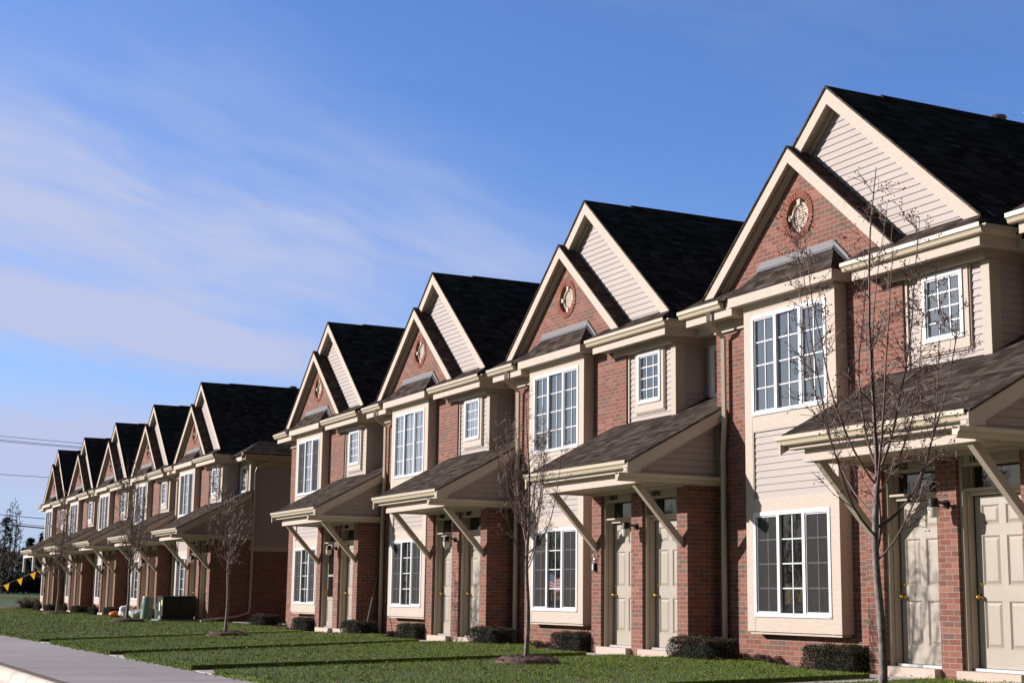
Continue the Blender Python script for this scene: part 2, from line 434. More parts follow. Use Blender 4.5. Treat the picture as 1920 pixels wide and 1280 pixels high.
def f_small_casing(b, x0=.99, x1=1.75, z0=4.299, z1=5.205, y=.036):
    w = .092
    b.box(x0 - w, x0, y - .03, y + .02, z0 - .14, z1 + .03); b.box(x1, x1 + w, y - .03, y + .02, z0 - .14, z1 + .03)
    b.box(x0, x1, y - .03, y + .02, z0 - .14, z0); b.box(x0, x1, y - .03, y + .02, z1, z1 + .03)
    b.box(x0 - w - .02, x1 + w + .02, y - .012, y + .02, z0 - .165, z0 - .14); b.box(x1 + w, x1 + w + .02, y - .012, y + .02, z0 - .14, z1 + .03)
    return b
def f_recess(b):
    lap(b, [(2.215, 4.0), (3.49, 4.0), (3.49, 5.2), (2.215, 5.2)], 'y', .65, .014, .1)
    b.poly([(2.215,.66,0),(3.5,.66,0),(3.5,.66,5.4),(2.215,.66,5.4)]); return b
# windows: frame, grille, pane
def win_frame(b, x0, x1, z0, z1, y, secs, w=.055):
    d = .045
    b.box(x0, x1, y - .012, y + d, z0, z0 + w*1.15); b.box(x0, x1, y - .012, y + d, z1 - w*1.05, z1)
    b.box(x0, x0 + w, y - .012, y + d, z0 + w*1.15, z1 - w*1.05); b.box(x1 - w, x1, y - .012, y + d, z0 + w*1.15, z1 - w*1.05)
    b.box(x0 + w*.3, x1 - w*.3, y - .022, y - .012, z0 + .006, z0 + .028)
    for m_ in secs: b.box(m_ - .032, m_ + .032, y - .008, y + d, z0 + w*1.15, z1 - w*1.05)
    return b
def sash_rects(x0, x1, z0, z1, secs, w=.055):
    xs = [x0 + w] + [q for m_ in secs for q in (m_ - .032, m_ + .032)] + [x1 - w]
    return [(xs[2*k], xs[2*k+1], z0 + w*1.15, z1 - w*1.05) for k in range(len(xs)//2)]
def win_sash(b, rects, y, which):
    for k in which:
        a, c, e, f = rects[k]; w = .02
        b.box(a, c, y + .008, y + .04, e, e + w); b.box(a, c, y + .008, y + .04, f - w, f)
        b.box(a, a + w, y + .008, y + .04, e + w, f - w); b.box(c - w, c, y + .008, y + .04, e + w, f - w)
    return b
def win_grille(b, rects, y, cols, rows, t=.009):
    for (a, c, e, f) in rects:
        for k in range(1, cols): x = a + (c - a) * k / cols; b.box(x - t, x + t, y + .026, y + .034, e, f)
        for k in range(1, rows): z = e + (f - e) * k / rows; b.box(a, c, y + .0275, y + .0325, z - t, z + t)
    return b
def win_pane(b, rects, y, which=None):
    for k, (a, c, e, f) in enumerate(rects):
        if which is None or k in which: b.poly([(a, y, e), (c, y, e), (c, y, f), (a, y, f)])
    return b
def window(par, key, x0, x1, z0, z1, y, secs, cols, rows, glass='glass', screens=(), centre=None, label=None):
    rects = sash_rects(x0, x1, z0, z1, secs)
    w = part(par, 'window', M['white'], lambda b: win_sash(win_frame(b, x0, x1, z0, z1, y, secs), rects, y, (0, 2) if len(rects) == 3 else (0,)), key + 'frame')
    if label: w['label'] = label
    part(w, 'glazing_bars', M['white'], lambda b: win_grille(b, rects, y, cols, rows), key + 'bars')
    if centre and len(rects) == 3:
        part(w, 'pane', M[glass], lambda b: win_pane(b, rects, y + .036, (0, 2)), key + 'pane_s' + glass)
        part(w, 'pane', M[centre], lambda b: win_pane(b, rects, y + .036, (1,)), key + 'pane_c' + centre)
    else: part(w, 'pane', M[glass], lambda b: win_pane(b, rects, y + .036), key + 'pane' + glass)
    for s in screens:
        part(w, 'insect_screen', M['screen'], lambda b: win_pane(b, [(rects[s][0] + .004, rects[s][1] - .004, rects[s][2] + .004, rects[s][3] - .004)], y + .012), key + 'scr%d' % s)
    return w
# bay
BX0, BX1, BY = -2.84, -.60, -.208
def f_bay(b):
    z0, z1 = .477, 5.425
    w0, w1 = -2.645, -.805
    b.box(BX0, w0, BY, 0, z0, z1 - .10); b.box(w1, BX1, BY, 0, z0, z1 - .10)
    b.box(BX0 - .002, BX1 + .002, BY - .004, 0, z1 - .10, z1)
    b.box(w0, w1, BY + .003, 0, .477, .689); b.box(w0, w1, BY + .003, 0, 2.236, 2.44)
    b.box(w0, w1, BY + .003, 0, 3.47, 3.696); b.box(w0, w1, BY + .003, 0, 5.245, 5.325)
    b.box(w0, w1, -.05, 0, .689, 5.245)
    b.box(BX0 + .04, BX1 - .04, BY + .03, -.003, .44, .477)
    return b
def f_bay_siding(b): return lap(b, [(-2.645, 2.44), (-.805, 2.44), (-.805, 3.47), (-2.645, 3.47)], 'y', BY + .035, .014, .1035)
def f_bay_jchannel(b):
    b.box(-2.645, -2.625, BY + .005, BY + .03, 2.44, 3.47); b.box(-.825, -.805, BY + .005, BY + .03, 2.44, 3.47)
    return b.box(-2.625, -.825, BY + .005, BY + .03, 3.45, 3.47)
CX0, CX1, CY = -2.99, -.406, -.402
def f_crown_fascia(b):
    b.box(CX0, CX1, CY, CY + .03, 5.423, 5.574); b.box(CX1 - .03, CX1, CY + .03, -.003, 5.423, 5.574); b.box(CX0, CX0 + .03, CY + .03, -.003, 5.423, 5.574)
    b.box(CX0 + .03, CX1 - .03, CY + .03, BY - .004, 5.435, 5.45)
    b.box(BX1 + .002, CX1 - .03, BY - .004, -.003, 5.435, 5.45); b.box(CX0 + .03, BX0 - .002, BY - .004, -.003, 5.435, 5.45)
    # small crown mould
    b.prism([(BY - .004, 5.36), (BY - .03, 5.434), (BY - .004, 5.434)], 'x', BX0, BX1)
    return b
def f_crown_roof(b):
    z0, z1 = 5.582, 5.985; ya = CY - .015; yb = -.045; xa, xb = CX0 - .015, CX1 + .015; xc, xd = -2.66, -.80
    b.slab([(xa, ya, z0), (xb, ya, z0), (xd, yb, z1), (xc, yb, z1)], .02)
    b.slab([(xb, ya, z0), (xb, 0, z0), (xd, 0, z1 + .0), (xd, yb, z1)], .02)
    b.slab([(xa, 0, z0), (xa, ya, z0), (xc, yb, z1), (xc, 0, z1)], .02)
    return b
def f_flashing(b):
    xc, xd, z1 = -2.66, -.80, 5.985
    b.box(xc + .03, xd - .02, -.034, -.006, 6.02, 6.115)
    b.poly([(xc + .03, -.034, 6.02), (xc - .01, -.095, 5.955), (xd + .03, -.095, 5.955), (xd - .02, -.034, 6.02)])
    b.prism([(xd - .02, 6.115), (xd - .02, 6.02), (xd + .02, 5.985), (CX1 + .01, 5.60), (CX1 + .04, 5.70)], 'y', -.03, -.006)
    b.prism([(xc + .03, 6.115), (xc + .03, 6.02), (xc, 5.985), (CX0 - .0, 5.60), (CX0 - .04, 5.70)][::-1], 'y', -.03, -.006)
    b.poly([(xd - .0, -.07, 6.0), (xd - .0, -.03, 6.03), (CX1 + .03, -.03, 5.65), (CX1 + .02, -.09, 5.60)])
    return b
# porch
PX0, PX1 = .17, 3.735
def zp(y): return 4.003 + .54 * y
def f_porch_roof(b): return b.slab([(PX0, -1.80, zp(-1.80)), (3.72, -1.80, zp(-1.80)), (3.72, .655, zp(.655)), (PX0, .655, zp(.655))], .03)
def f_porch_siding(b):
    lap(b, [(-1.56, 2.80), (.0, 2.80), (.0, zp(0) - .05), (-1.56, zp(-1.56) - .05)], 'x', 3.535, .016, .105)
    return b
def f_porch_siding_left(b): return b.prism([(-1.56, 2.80), (-.003, 2.80), (-.003, zp(0) - .05), (-1.56, zp(-1.56) - .05)], 'x', .43, .46)
def f_porch_siding_end(b):
    lap(b, [(.0, 2.80), (.655, 2.80), (.655, zp(.655) - .05), (.0, zp(0) - .05)], 'x', 3.535, .016, .105); return f_porch_siding(b)
def f_porch_rake(b, y_end=0.0):
    def band(x0, x1, ya, yb, top, bot): b.prism([(ya, zp(ya) - bot), (yb, zp(yb) - bot), (yb, zp(yb) - top), (ya, zp(ya) - top)], 'x', x0, x1)
    band(3.66, 3.70, -1.80, y_end, .034, .235); band(3.56, 3.66, -1.80, y_end, .036, .10)
    band(3.56, 3.585, -1.55, y_end, .10, .29)
    b.box(3.662, 3.698, -1.80, -1.555, 2.862, zp(-1.80) - .1)
    b.box(3.56, 3.66, -1.79, -1.565, 2.87, zp(-1.80) - .08)
    return b
def f_porch_rake_left(b):
    ya, yb = -1.80, -.01
    return b.prism([(ya, zp(ya) - .235), (yb, zp(yb) - .235), (yb, zp(yb) - .034), (ya, zp(ya) - .034)], 'x', .19, .23)
def f_porch_fascia(b):
    b.box(.24, 3.66, -1.712, -1.685, 2.868, 3.0)
    b.box(.24, 3.655, -1.685, -1.56, 2.868, 2.885)
    b.box(.44, 3.55, -1.57, -1.545, 2.80, 2.87)
    b.box(3.655, 3.69, -1.80, -1.70, 2.868, 2.92); return b
def f_porch_beam(b):
    b.box(.425, 3.563, -1.584, -1.49, 2.704, 2.80); b.box(3.47, 3.563, -1.49, -.0, 2.704, 2.802); b.box(.425, .518, -1.49, -.003, 2.704, 2.802)
    b.box(.518, 3.47, -.66, -.62, 2.69, 2.735); return b
def f_porch_ceiling(b): return b.box(.50, 3.49, -1.50, -.02, 2.737, 2.765)
def f_porch_gutter(b): return gutter_front(b, .16, 3.655, -1.83, 3.042)
def f_porch_side_gutter(b): return gutter_side(b, -1.97, -.0, 3.735, 2.842)
def f_bracket(b, x):
    hw = .045; t = .052   # from (y=-1.46,z=2.704) to (y=-.62,z=1.80)
    b.prism([(-1.545, 2.704), (-1.40, 2.704), (-.62, 1.865), (-.62, 1.735), (-.655, 1.752)], 'x', x - hw, x + hw); return b
def pier(b, x0, x1, y0=-.619, y1=-.43): return b.box(x0, x1, y0, y1, 0, 2.70)
def f_side_wall(b): return b.box(3.235, 3.543, -.43, -.0, 0, 2.70)
def f_vest_back(b): return b.box(.47, 3.234, -.30, -.02, 0, 2.70)
def f_jambs(b, x0, x1):
    ya, yb = -.565, -.41
    zt = 2.72
    b.box(x0 - .065, x0 - .018, ya, -.31, .13, zt); b.box(x0 - .018, x0, -.50, -.31, .13, 2.60)
    b.box(x1 + .018, x1 + .065, ya, -.31, .13, zt); b.box(x1, x1 + .018, -.50, -.31, .13, 2.60)
    b.box(x0 - .018, x1 + .018, -.475, -.31, 2.216, 2.30); b.box(x0 - .02, x1 + .02, -.545, -.475, 2.268, 2.296)
    b.box(x0 - .018, x1 + .018, -.54, -.31, 2.60, 2.718)
    b.box(x0, x0 + .03, -.44, -.31, 2.30, 2.60); b.box(x1 - .03, x1, -.44, -.31, 2.30, 2.60); b.box(x0 + .03, x1 - .03, -.44, -.31, 2.565, 2.60)
    b.box(x0 - .018, x1 + .018, -.555, -.54, 2.565, 2.60)
    return b
def f_transom(b, x0, x1): return b.poly([(x0 + .03, -.40, 2.30), (x1 - .03, -.40, 2.30), (x1 - .03, -.40, 2.565), (x0 + .03, -.40, 2.565)])
def f_door(b, x0, x1, z0=.164, z1=2.209, y=-.40):
    W = x1 - x0; H = z1 - z0
    xs = [(x0 + W * .13, x0 + W * .44), (x0 + W * .56, x0 + W * .87)]
    zs = [(z0 + .11 * H, z0 + .385 * H), (z0 + .475 * H, z0 + .765 * H), (z0 + .83 * H, z0 + .945 * H)]
    # stiles and rails around recessed, raised-field panels
    xe = [x0, xs[0][0], xs[0][1], xs[1][0], xs[1][1], x1]; ze = [z0] + [q for r in zs for q in r] + [z1]
    for i in range(5):
        for j in range(7):
            a, c, e, f = xe[i], xe[i+1], ze[j], ze[j+1]
            if i in (1, 3) and j in (1, 3, 5):
                d = .018; g = .022; h = .034
                o = [(a, e), (c, e), (c, f), (a, f)]
                p = [(a+g, e+g), (c-g, e+g), (c-g, f-g), (a+g, f-g)]
                q = [(a+g+h, e+g+h), (c-g-h, e+g+h), (c-g-h, f-g-h), (a+g+h, f-g-h)]
                for k in range(4):
                    l = (k+1) % 4
                    b.poly([(o[k][0], y, o[k][1]), (o[l][0], y, o[l][1]), (p[l][0], y+d, p[l][1]), (p[k][0], y+d, p[k][1])])
                    b.poly([(p[k][0], y+d, p[k][1]), (p[l][0], y+d, p[l][1]), (q[l][0], y+.004, q[l][1]), (q[k][0], y+.004, q[k][1])])
                b.poly([(u, y+.004, w_) for u, w_ in q])
            else: b.poly([(a, y, e), (c, y, e), (c, y, f), (a, y, f)])
    b.poly([(x0, y, z0), (x0, y, z1), (x0, y+.04, z1), (x0, y+.04, z0)]); return b
def f_seal(b, x0, x1):
    b.box(x0 - .004, x0 + .018, -.406, -.395, .164, 2.214); return b.box(x0, x1, -.404, -.38, 2.204, 2.222)
def f_knob(b, x, z=1.0):
    b.lathe([(0, 0), (.032, 0), (.034, -.008), (.012, -.014), (.011, -.04), (.022, -.048), (.030, -.062), (.026, -.078), (.0, -.084)][::-1], 16, (x, -.40, z), 'y'); return b
def f_deadbolt(b, x, z=1.15): return b.lathe([(0, 0), (.03, 0), (.03, -.014), (.02, -.02), (0, -.02)][::-1], 16, (x, -.40, z), 'y')
def f_threshold(b, x0, x1): return b.box(x0 - .02, x1 + .02, -.50, -.36, .128, .16)
def f_step(b, x0, x1): return b.box(x0, x1, -.72, -.44, -.06, .128)
def f_storm(b, x0, x1, z0=.164, z1=2.209, y=-.452):
    w = .095; b.box(x0, x0 + w, y, y + .035, z0, z1); b.box(x1 - w, x1, y, y + .035, z0, z1); b.box(x0 + w, x1 - w, y, y + .035, z1 - .1, z1)
    b.box(x0 + w, x1 - w, y, y + .035, z0, z0 + .12); b.box(x0 + w, x1 - w, y, y + .035, z0 + .66, z0 + .74); b.box(x0 + w, x1 - w, y, y + .035, 1.42, 1.47)
    b.box(x0 + w, x1 - w, y + .01, y + .03, z0 + .12, z0 + .66); b.box(x0 + w + .1, x1 - w - .1, y + .002, y + .01, z0 + .2, z0 + .58); return b
def f_lamp_arm(b):
    b.lathe([(0, 0), (.05, 0), (.05, -.03), (.025, -.05), (0, -.05)][::-1], 14, (2.0, -.619, 2.12), 'y')
    b.tube([(2.0, -.65, 2.12), (2.0, -.72, 2.135), (2.0, -.78, 2.13)], .017, 8); return b
def f_lamp_cap(b): return b.lathe([(0, .1), (.052, .098), (.064, .085), (.066, .02), (.08, .0), (.08, -.012), (.0, -.012)][::-1], 20, (2.0, -.83, 2.085), 'z')
def f_lamp_lens(b): return b.lathe([(.075, .0), (.07, -.06), (.058, -.118), (.05, -.124), (0, -.124)], 20, (2.0, -.83, 2.073), 'z')
def f_downspout(b):
    return b.tube([(-3.56,-.385,5.46),(-3.56,-.385,5.32),(-3.565,-.34,5.25),(-3.58,-.15,5.13),(-3.585,-.09,5.06),(-3.585,-.085,3.75),(-3.63,-.085,3.25),(-3.63,-.085,.05)], .043, 4)
def f_back(b):
    b.poly([(3.49,10.5,0),(-3.91,10.5,0),(-3.91,10.5,5.4),(3.49,10.5,5.4)]); return b
def f_end_siding(b): return lap(b, [(.66, 2.52), (10.5, 2.52), (10.5, 5.40), (.66, 5.40)], 'x', 3.52, .016, .115)
def f_end_brick(b): b.box(3.3, 3.543, .0, .66, 0, 2.80); return b.box(3.3, 3.542, .66, 10.49, 0, 2.36)
def f_end_band(b): b.box(3.50, 3.565, .66, 10.5, 2.36, 2.52); b.box(3.543, 3.563, .0, .80, 2.704, 2.802); gutter_side(b, .0, .80, 3.735, 2.842); b.box(3.40, 3.56, .60, .70, 2.85, 5.4); b.box(3.54, 3.556, .70, .80, 2.52, 5.4); return b
def f_end_eave(b):
    b.box(3.53, 3.86, .32, 10.4, 5.35, 5.38); b.box(3.83, 3.86, .32, 10.4, 5.33, 5.46); b.box(3.52, 3.56, .66, 10.4, 5.19, 5.35)
    b.box(3.49, 3.86, .33, .66, 5.352, 5.382); return b
def f_end_gutter(b): gutter_side(b, .19, 10.4, 3.97, 5.583); return gutter_front(b, 3.485, 3.852, .30, 5.583)
def f_end_downspout(b): return b.tube([(3.90,1.25,5.46),(3.90,1.25,5.3),(3.66,.78,5.1),(3.62,.74,4.95),(3.62,.74,.55),(3.64,.70,.36),(3.72,.3,.25),(3.95,-.95,.09)], .043, 4)
def f_left_end(b): b.box(-3.905, -3.70, .3, 10.49, 0, 5.6); return b
def f_vent_cap(b): return b.lathe([(.07, -.2), (.07, .10), (.15, .11), (.165, .14), (.15, .165), (.06, .19), (0, .195)][::-1], 16, (0,0,0), 'z')
def f_flue(b): return b.lathe([(.055, -.3), (.055, .16), (.1, .165), (.1, .19), (.07, .2), (.07, .225), (.105, .23), (.105, .26), (.05, .28), (0, .285)][::-1], 16, (0,0,0), 'z')

def text_mesh(s, size, ext=.006):
    cu = bpy.data.curves.new('t', 'FONT'); cu.body = s; cu.size = size; cu.extrude = ext; cu.offset = -.0045; cu.space_character = 1.18; cu.align_x = 'CENTER'; cu.align_y = 'CENTER'
    ob = bpy.data.objects.new('t', cu); C.objects.link(ob)
    dg = bpy.context.evaluated_depsgraph_get(); dg.update()
    me = bpy.data.meshes.new_from_object(ob.evaluated_get(dg)); bpy.data.objects.remove(ob); bpy.data.curves.remove(cu); return me

def townhouse(off, label, nums=('',''), upper='plain', right_end=False, left_end=False, storm=False, vent=None):
    t = empty('townhouse', (off, 0, 0)); tag(t, label, 'townhouse', 'brick townhouses in the long row')
    P = lambda name, m, fn, **k: part(t, name, M[m], fn, **k)
    P('brick_wall', 'brick', f_brick_wall, key='brick_wall')
    v = P('gable_vent', 'cedar', f_vent)
    part(v, 'brick_surround', M['ringbrick'], f_ring); part(v, 'mortar_ring', M['step'], f_ring_mortar)
    P('gable_siding', 'siding', f_gable_siding)
    P('gable_rake_board', 'cedar', f_rake_front, key='rake_front'); P('gable_rake_board', 'cedar', f_rake_rear, key='rake_rear')
    P('gable_roof', 'shingle', f_front_roof)
    mr = P('main_roof', 'shingle', f_main_roof)
    part(mr, 'front_roof_slope', M['shingle'], f_main_slope_end if right_end else f_main_slope, 'slope%d' % right_end)
    if vent:
        for kind in vent:
            o = part(mr, 'roof_vent' if kind == 'cap' else 'flue_pipe', M['metal'], f_vent_cap if kind == 'cap' else f_flue, kind)
            o.location = ((XR - .12, 3.38, ZR - .05) if kind == 'cap' else (XR - .06, 4.05, ZR + .02))
    P('eave_roof', 'shingle', f_pent); P('eave_roof', 'shingle', f_pent_left, key='pentl')
    ev = P('eave', 'cedar', f_eave); part(ev, 'frieze_board', M['trim'], f_frieze)
    ev = P('eave', 'cedar', f_eave_left, key='evl'); part(ev, 'frieze_board', M['trim'], f_frieze_left, 'fzl')
    P('gutter', 'gutter', f_gutter_main, key='gm'); P('gutter', 'gutter', f_gutter_left, key='gl'); P('gutter', 'gutter', f_gutter_recess, key='gr')
    if not left_end: P('downspout', 'gutter', f_downspout)
    b = P('siding_wall', 'siding', f_bump, key='bump'); part(b, 'corner_trim', M['trim'], f_bump_trim); part(b, 'corner_trim', M['trim'], f_bump_corner, 'bcor')
    b = P('recessed_wall', 'siding_side', f_recess, key='recess')
    gl = {'plain': 'glass', 'curtain': 'glass_curtain', 'blinds': 'glass_blind', 'screens': 'glass'}[upper]
    w = window(t, 'small', .99, 1.75, 4.299, 5.205, .0, (), 3, 4, 'glass' if upper in ('plain', 'curtain') else 'glass_blind')
    part(w, 'casing', M['cedar'], f_small_casing)
    w = window(t, 'rec', 2.43, 3.12, 4.299, 5.185, .59, (), 3, 4, 'glass')
    part(w, 'casing', M['cedar'], lambda b: f_small_casing(b, 2.43, 3.12, 4.299, 5.185, .63), 'rcasing')
    bay = P('bay', 'cedar', f_bay)
    part(bay, 'bay_siding', M['siding'], f_bay_siding); part(bay, 'siding_channel', M['trim'], f_bay_jchannel)
    fa = P('bay_fascia', 'cedar', f_crown_fascia)
    br = P('bay_roof', 'shingle', f_crown_roof); part(br, 'flashing', M['flash'], f_flashing)
    S3 = (-2.035, -1.425)
    window(t, 'up', -2.643, -.807, 3.696, 5.245, BY, S3, 2, 4, gl, (0, 2) if upper == 'screens' else (), 'glass_blind' if upper == 'screens' else None)
    window(t, 'lo', -2.643, -.807, .689, 2.236, BY, S3, 2, 4, 'glass_dark', (0, 2))
    # porch
    pr = P('porch_roof', 'shingle', f_porch_roof)
    part(pr, 'porch_rake_board', M['cedar'], (lambda b: f_porch_rake(b, .65)) if right_end else f_porch_rake, 'prk%d' % right_end)
    part(pr, 'porch_rake_board', M['cedar'], f_porch_rake_left, 'prl')
    part(pr, 'porch_fascia', M['cedar'], f_porch_fascia)
    P('porch_siding', 'siding_side', f_porch_siding_end if right_end else f_porch_siding, key='psid%d' % right_end)
    P('porch_siding', 'siding_side', f_porch_siding_left, key='psl')
    P('porch_beam', 'cedar', f_porch_beam); P('porch_ceiling', 'trim', f_porch_ceiling)
    P('gutter', 'gutter', f_porch_gutter, key='gp'); P('gutter', 'gutter', f_porch_side_gutter, key='gps')
    P('bracket', 'trim', lambda b: f_bracket(b, .63), key='brk0'); P('bracket', 'trim', lambda b: f_bracket(b, 3.40), key='brk1')
    P('brick_pier', 'brick', lambda b: pier(b, .463, .793), key='pier0'); P('brick_pier', 'brick', lambda b: pier(b, 1.817, 2.17), key='pier1')
    P('brick_pier', 'brick', lambda b: pier(b, 3.235, 3.543), key='pier2')
    P('entry_wall', 'brick', f_side_wall, key='vestside'); P('entry_wall', 'trim', f_vest_back, key='vestback')
    for i, (x0, x1) in enumerate(((.858, 1.752), (2.235, 3.17))):
        fr = P('door_frame', 'trim', lambda b: f_jambs(b, x0, x1), key='jamb%d' % i)
        part(fr, 'transom_window', M['glass_dark'], lambda b: f_transom(b, x0, x1), 'tran%d' % i)
        part(fr, 'threshold', M['metal'], lambda b: f_threshold(b, x0, x1), 'thr%d' % i)
        if nums[i]:
            me = cached('num' + nums[i], lambda: text_mesh(nums[i], .142))
            o = link('house_number', me, M['black'], fr, ((x0 + .22 + (.02 if i else 0)), -.547, 2.636)); o.rotation_euler = (R(90), 0, 0); o.scale = (.72, 1, 1)
        d = P('door', 'door', lambda b: f_door(b, x0, x1), key='door%d' % i)
        part(d, 'weatherstrip', M['rubber'], lambda b: f_seal(b, x0, x1), 'seal%d' % i)
        if storm and i == 0:
            s = P('storm_door', 'door', lambda b: f_storm(b, x0, x1), key='storm')
            part(s, 'pane', M['glass_dark'], lambda b: b.poly([(x0+.09,-.44,.82),(x1-.09,-.44,.82),(x1-.09,-.44,2.11),(x0+.09,-.44,2.11)]), 'stormpane')
            part(s, 'handle', M['brass'], lambda b: b.tube([(x0+.05,-.455,1.1),(x0+.05,-.50,1.1),(x0+.05,-.50,.95),(x0+.05,-.455,.95)], .009, 6), 'stormh')
        else:
            part(d, 'doorknob', M['brass'], lambda b: f_knob(b, x0 + .075), 'knob%d' % i, smooth=True)
            part(d, 'deadbolt', M['brass'], lambda b: f_deadbolt(b, x0 + .075), 'bolt%d' % i, smooth=True)
    P('step', 'step', lambda b: f_step(b, .80, 1.80), key='st0'); P('step', 'step', lambda b: f_step(b, 2.18, 3.22), key='st1')
    l = P('wall_lamp', 'dark_metal', f_lamp_arm, key='larm')
    part(l, 'lamp_cap', M['dark_metal'], f_lamp_cap, smooth=True); part(l, 'lamp_shade', M['lens'], f_lamp_lens, smooth=True)
    P('back_wall', 'siding_side', f_back)
    if right_end:
        e = P('end_wall', 'brick', f_end_brick, key='endb'); part(e, 'end_siding', M['siding_side'], f_end_siding); part(e, 'band_board', M['trim'], f_end_band)
        P('end_eave', 'trim', f_end_eave); P('gutter', 'gutter', f_end_gutter, key='ge'); P('downspout', 'gutter', f_end_downspout, key='eds')
    if left_end: P('end_wall', 'brick', f_left_end, key='endl')
    return t
OFFA = {k: -PER * i for i, k in enumerate('ABCD')}; OFFB = {k: -PER * (4 + i) - GAP for i, k in enumerate('EFGHI')}
OFF = {**OFFA, **OFFB, 'Z': PER}
townhouse(OFF['Z'], 'townhouse at the right edge of the photo, only its gutter end showing', ('34104','34106'), right_end=True)
townhouse(OFF['A'], 'nearest full townhouse, door numbered 34102, behind the slim berry tree', ('34100','34102'), vent=('cap', 'flue'))
townhouse(OFF['B'], 'townhouse with doors numbered 34094 and 34096', ('34094','34096'), upper='curtain')
townhouse(OFF['C'], 'townhouse with doors numbered 34090 and 34092', ('34090','34092'), upper='blinds')
townhouse(OFF['D'], 'left end townhouse of the nearer block, with a glass storm door', ('34086','34088'), upper='screens', left_end=True, storm=True)
townhouse(OFF['E'], 'right end townhouse of the farther block, brick and siding end wall showing', ('34082','34084'), upper='screens', right_end=True, vent=('cap',))
townhouse(OFF['F'], 'second townhouse from the right in the farther block, behind the green utility boxes', upper='screens')
townhouse(OFF['G'], 'middle townhouse of the farther block', upper='screens')
townhouse(OFF['H'], 'fourth townhouse from the right in the farther block, next to the far end one', upper='screens')
townhouse(OFF['I'], 'farthest townhouse, at the left end of the whole row', upper='screens', left_end=True)

# ------------------------------------------------------------------ ground, walks, road
M['lawn'] = noisy('lawn_soil_and_thatch', (.05,.09,.008), (.09,.125,.016), 9, .95, .5, .02)
M['ground'] = noisy('distant_grass', (.045,.085,.004), (.075,.115,.010), .6, .95, .4, .05, 8)
M['asphalt'] = noisy('asphalt', (.045,.043,.042), (.075,.07,.066), 30, .9, .4, .006)
M['walk'] = concrete_mat('sidewalk_concrete', (.36,.325,.335), (.42,.385,.385), joints=1.52)
M['path'] = concrete_mat('path_concrete', (.46,.42,.39), (.53,.49,.46))
M['curb'] = concrete_mat('curb_concrete', (.50,.42,.35), (.58,.50,.43), joints=1.1)
M['soil'] = noisy('dirt_strip', (.10,.075,.05), (.17,.13,.09), 14, .95, .6, .02)
M['mulch'] = noisy('bark_mulch', (.07,.036,.030), (.25,.155,.135), 38, .95, 1, .03)
M['leaf_dead'] = noisy('dead_leaf', (.10,.045,.022), (.22,.12,.06), 20, .8, 0)
def grass_mat():
    m = mat('grass_blade', rough=.55); n = NT(m); o = n.coord('Object')
    a = n.noise(o, .55, 5, .6); b_ = n.noise(n.mapping(o, (75,75,2)), 1.0, 2)
    c = n.ramp(b_, [(.30,(.085,.145,.005)),(.5,(.155,.225,.011)),(.60,(.215,.262,.024)),(.68,(.34,.32,.11)),(.74,(.62,.60,.42))])  # palest stop paints sun glints into scattered blades
    c = n.mix(.5, c, n.ramp(a, [(.35,(.38,.42,.36)),(.62,(.58,.54,.50))]), 'OVERLAY')
    n.base(c); n.b.inputs['Specular IOR Level'].default_value = .08
    n.b.inputs['Transmission Weight'].default_value = 0; return m
M['grass'] = grass_mat()
b = MB()
prof = [(-900,-.03),(-19.2,-.03),(-19.0,-.17),(-10.80,-.17),(-10.72,-.03),(900,-.03)]
for k in range(5):
    (a, za), (c, zc) = prof[k], prof[k+1]
    b.poly([(-1200, a, za), (300, a, za), (300, c, zc), (-1200, c, zc)])
structure('ground', b.mesh('ground'), M['ground'])
b = MB(); b.poly([(-900,-18.6,-.14),(60,-18.6,-.14),(60,-11.02,-.14),(-900,-11.02,-.14)]); structure('road', b.mesh('road'), M['asphalt'])
b = MB(); b.prism([(-10.80,-.2),(-10.80,.0),(-10.84,.004),(-10.875,-.004),(-10.905,-.03),(-10.93,-.085),(-10.955,-.122),(-11.0,-.132),(-11.32,-.135),(-11.32,-.2)], 'x', -300, 40)
structure('curb', b.mesh('curb', True), M['curb'])
b = MB(); b.prism([(-10.80,-.1),(-10.80,.001),(-10.76,.008),(-10.71,.004),(-10.71,-.1)], 'x', -300, 40); structure('verge', b.mesh('verge'), M['soil'])
b = MB(); b.box(-300, 40, -10.71, -8.85, -.08, 0); structure('sidewalk', b.mesh('sidewalk'), M['walk'])
b = MB(); b.box(-70, 40, -1.6, 3.0, -.08, .004); structure('planting_bed', b.mesh('planting_bed'), M['soil'])

PATHS = {'D': (-13.25, OFF['D'] + 1.8), 'C': (-6.95, OFF['C'] + 1.9), 'B': (-2.1, OFF['B'] + 1.6), 'A': (3.8, 1.35)}
YB = -1.35
def back_edge(u):   # lawn rear edge depth for unit-local x
    if u < -2.6: return -.42
    if u < .2: t = (u + 2.6) / 2.8; return -.42 - .93 * t * t * (3 - 2 * t)
    return YB
for k, (xs, xd) in PATHS.items():
    o = OFF[k]
    b = MB(); b.prism([(xs - .06, -8.85), (xs + 1.16, -8.85), (xd + 1.16, YB), (xd - .06, YB)], 'z', -.08, .008)
    structure('front_walk', b.mesh('front_walk'), M['path'])
for k, o in OFF.items():
    b = MB(); b.box(o + .25, o + 3.5, YB - .02, -.60, -.08, .012); structure('entry_pad', b.mesh('entry_pad'), M['path'])
LT = .062
def back_pts(x0, x1):
    pts = []; x = x0
    while x <= x1 + 1e-6:
        y = YB
        for o in OFF.values():
            u = x - o
            if -3.9 <= u <= 3.5: y = back_edge(u) + .03 * math.sin(x * 5.1)
            elif 3.5 < u < 3.501: y = YB
        if -32.2 < x < -26.3: y = 8
        if x > 3.6: y = YB
        pts.append((x, y)); x += .1
    return pts
pieces = []
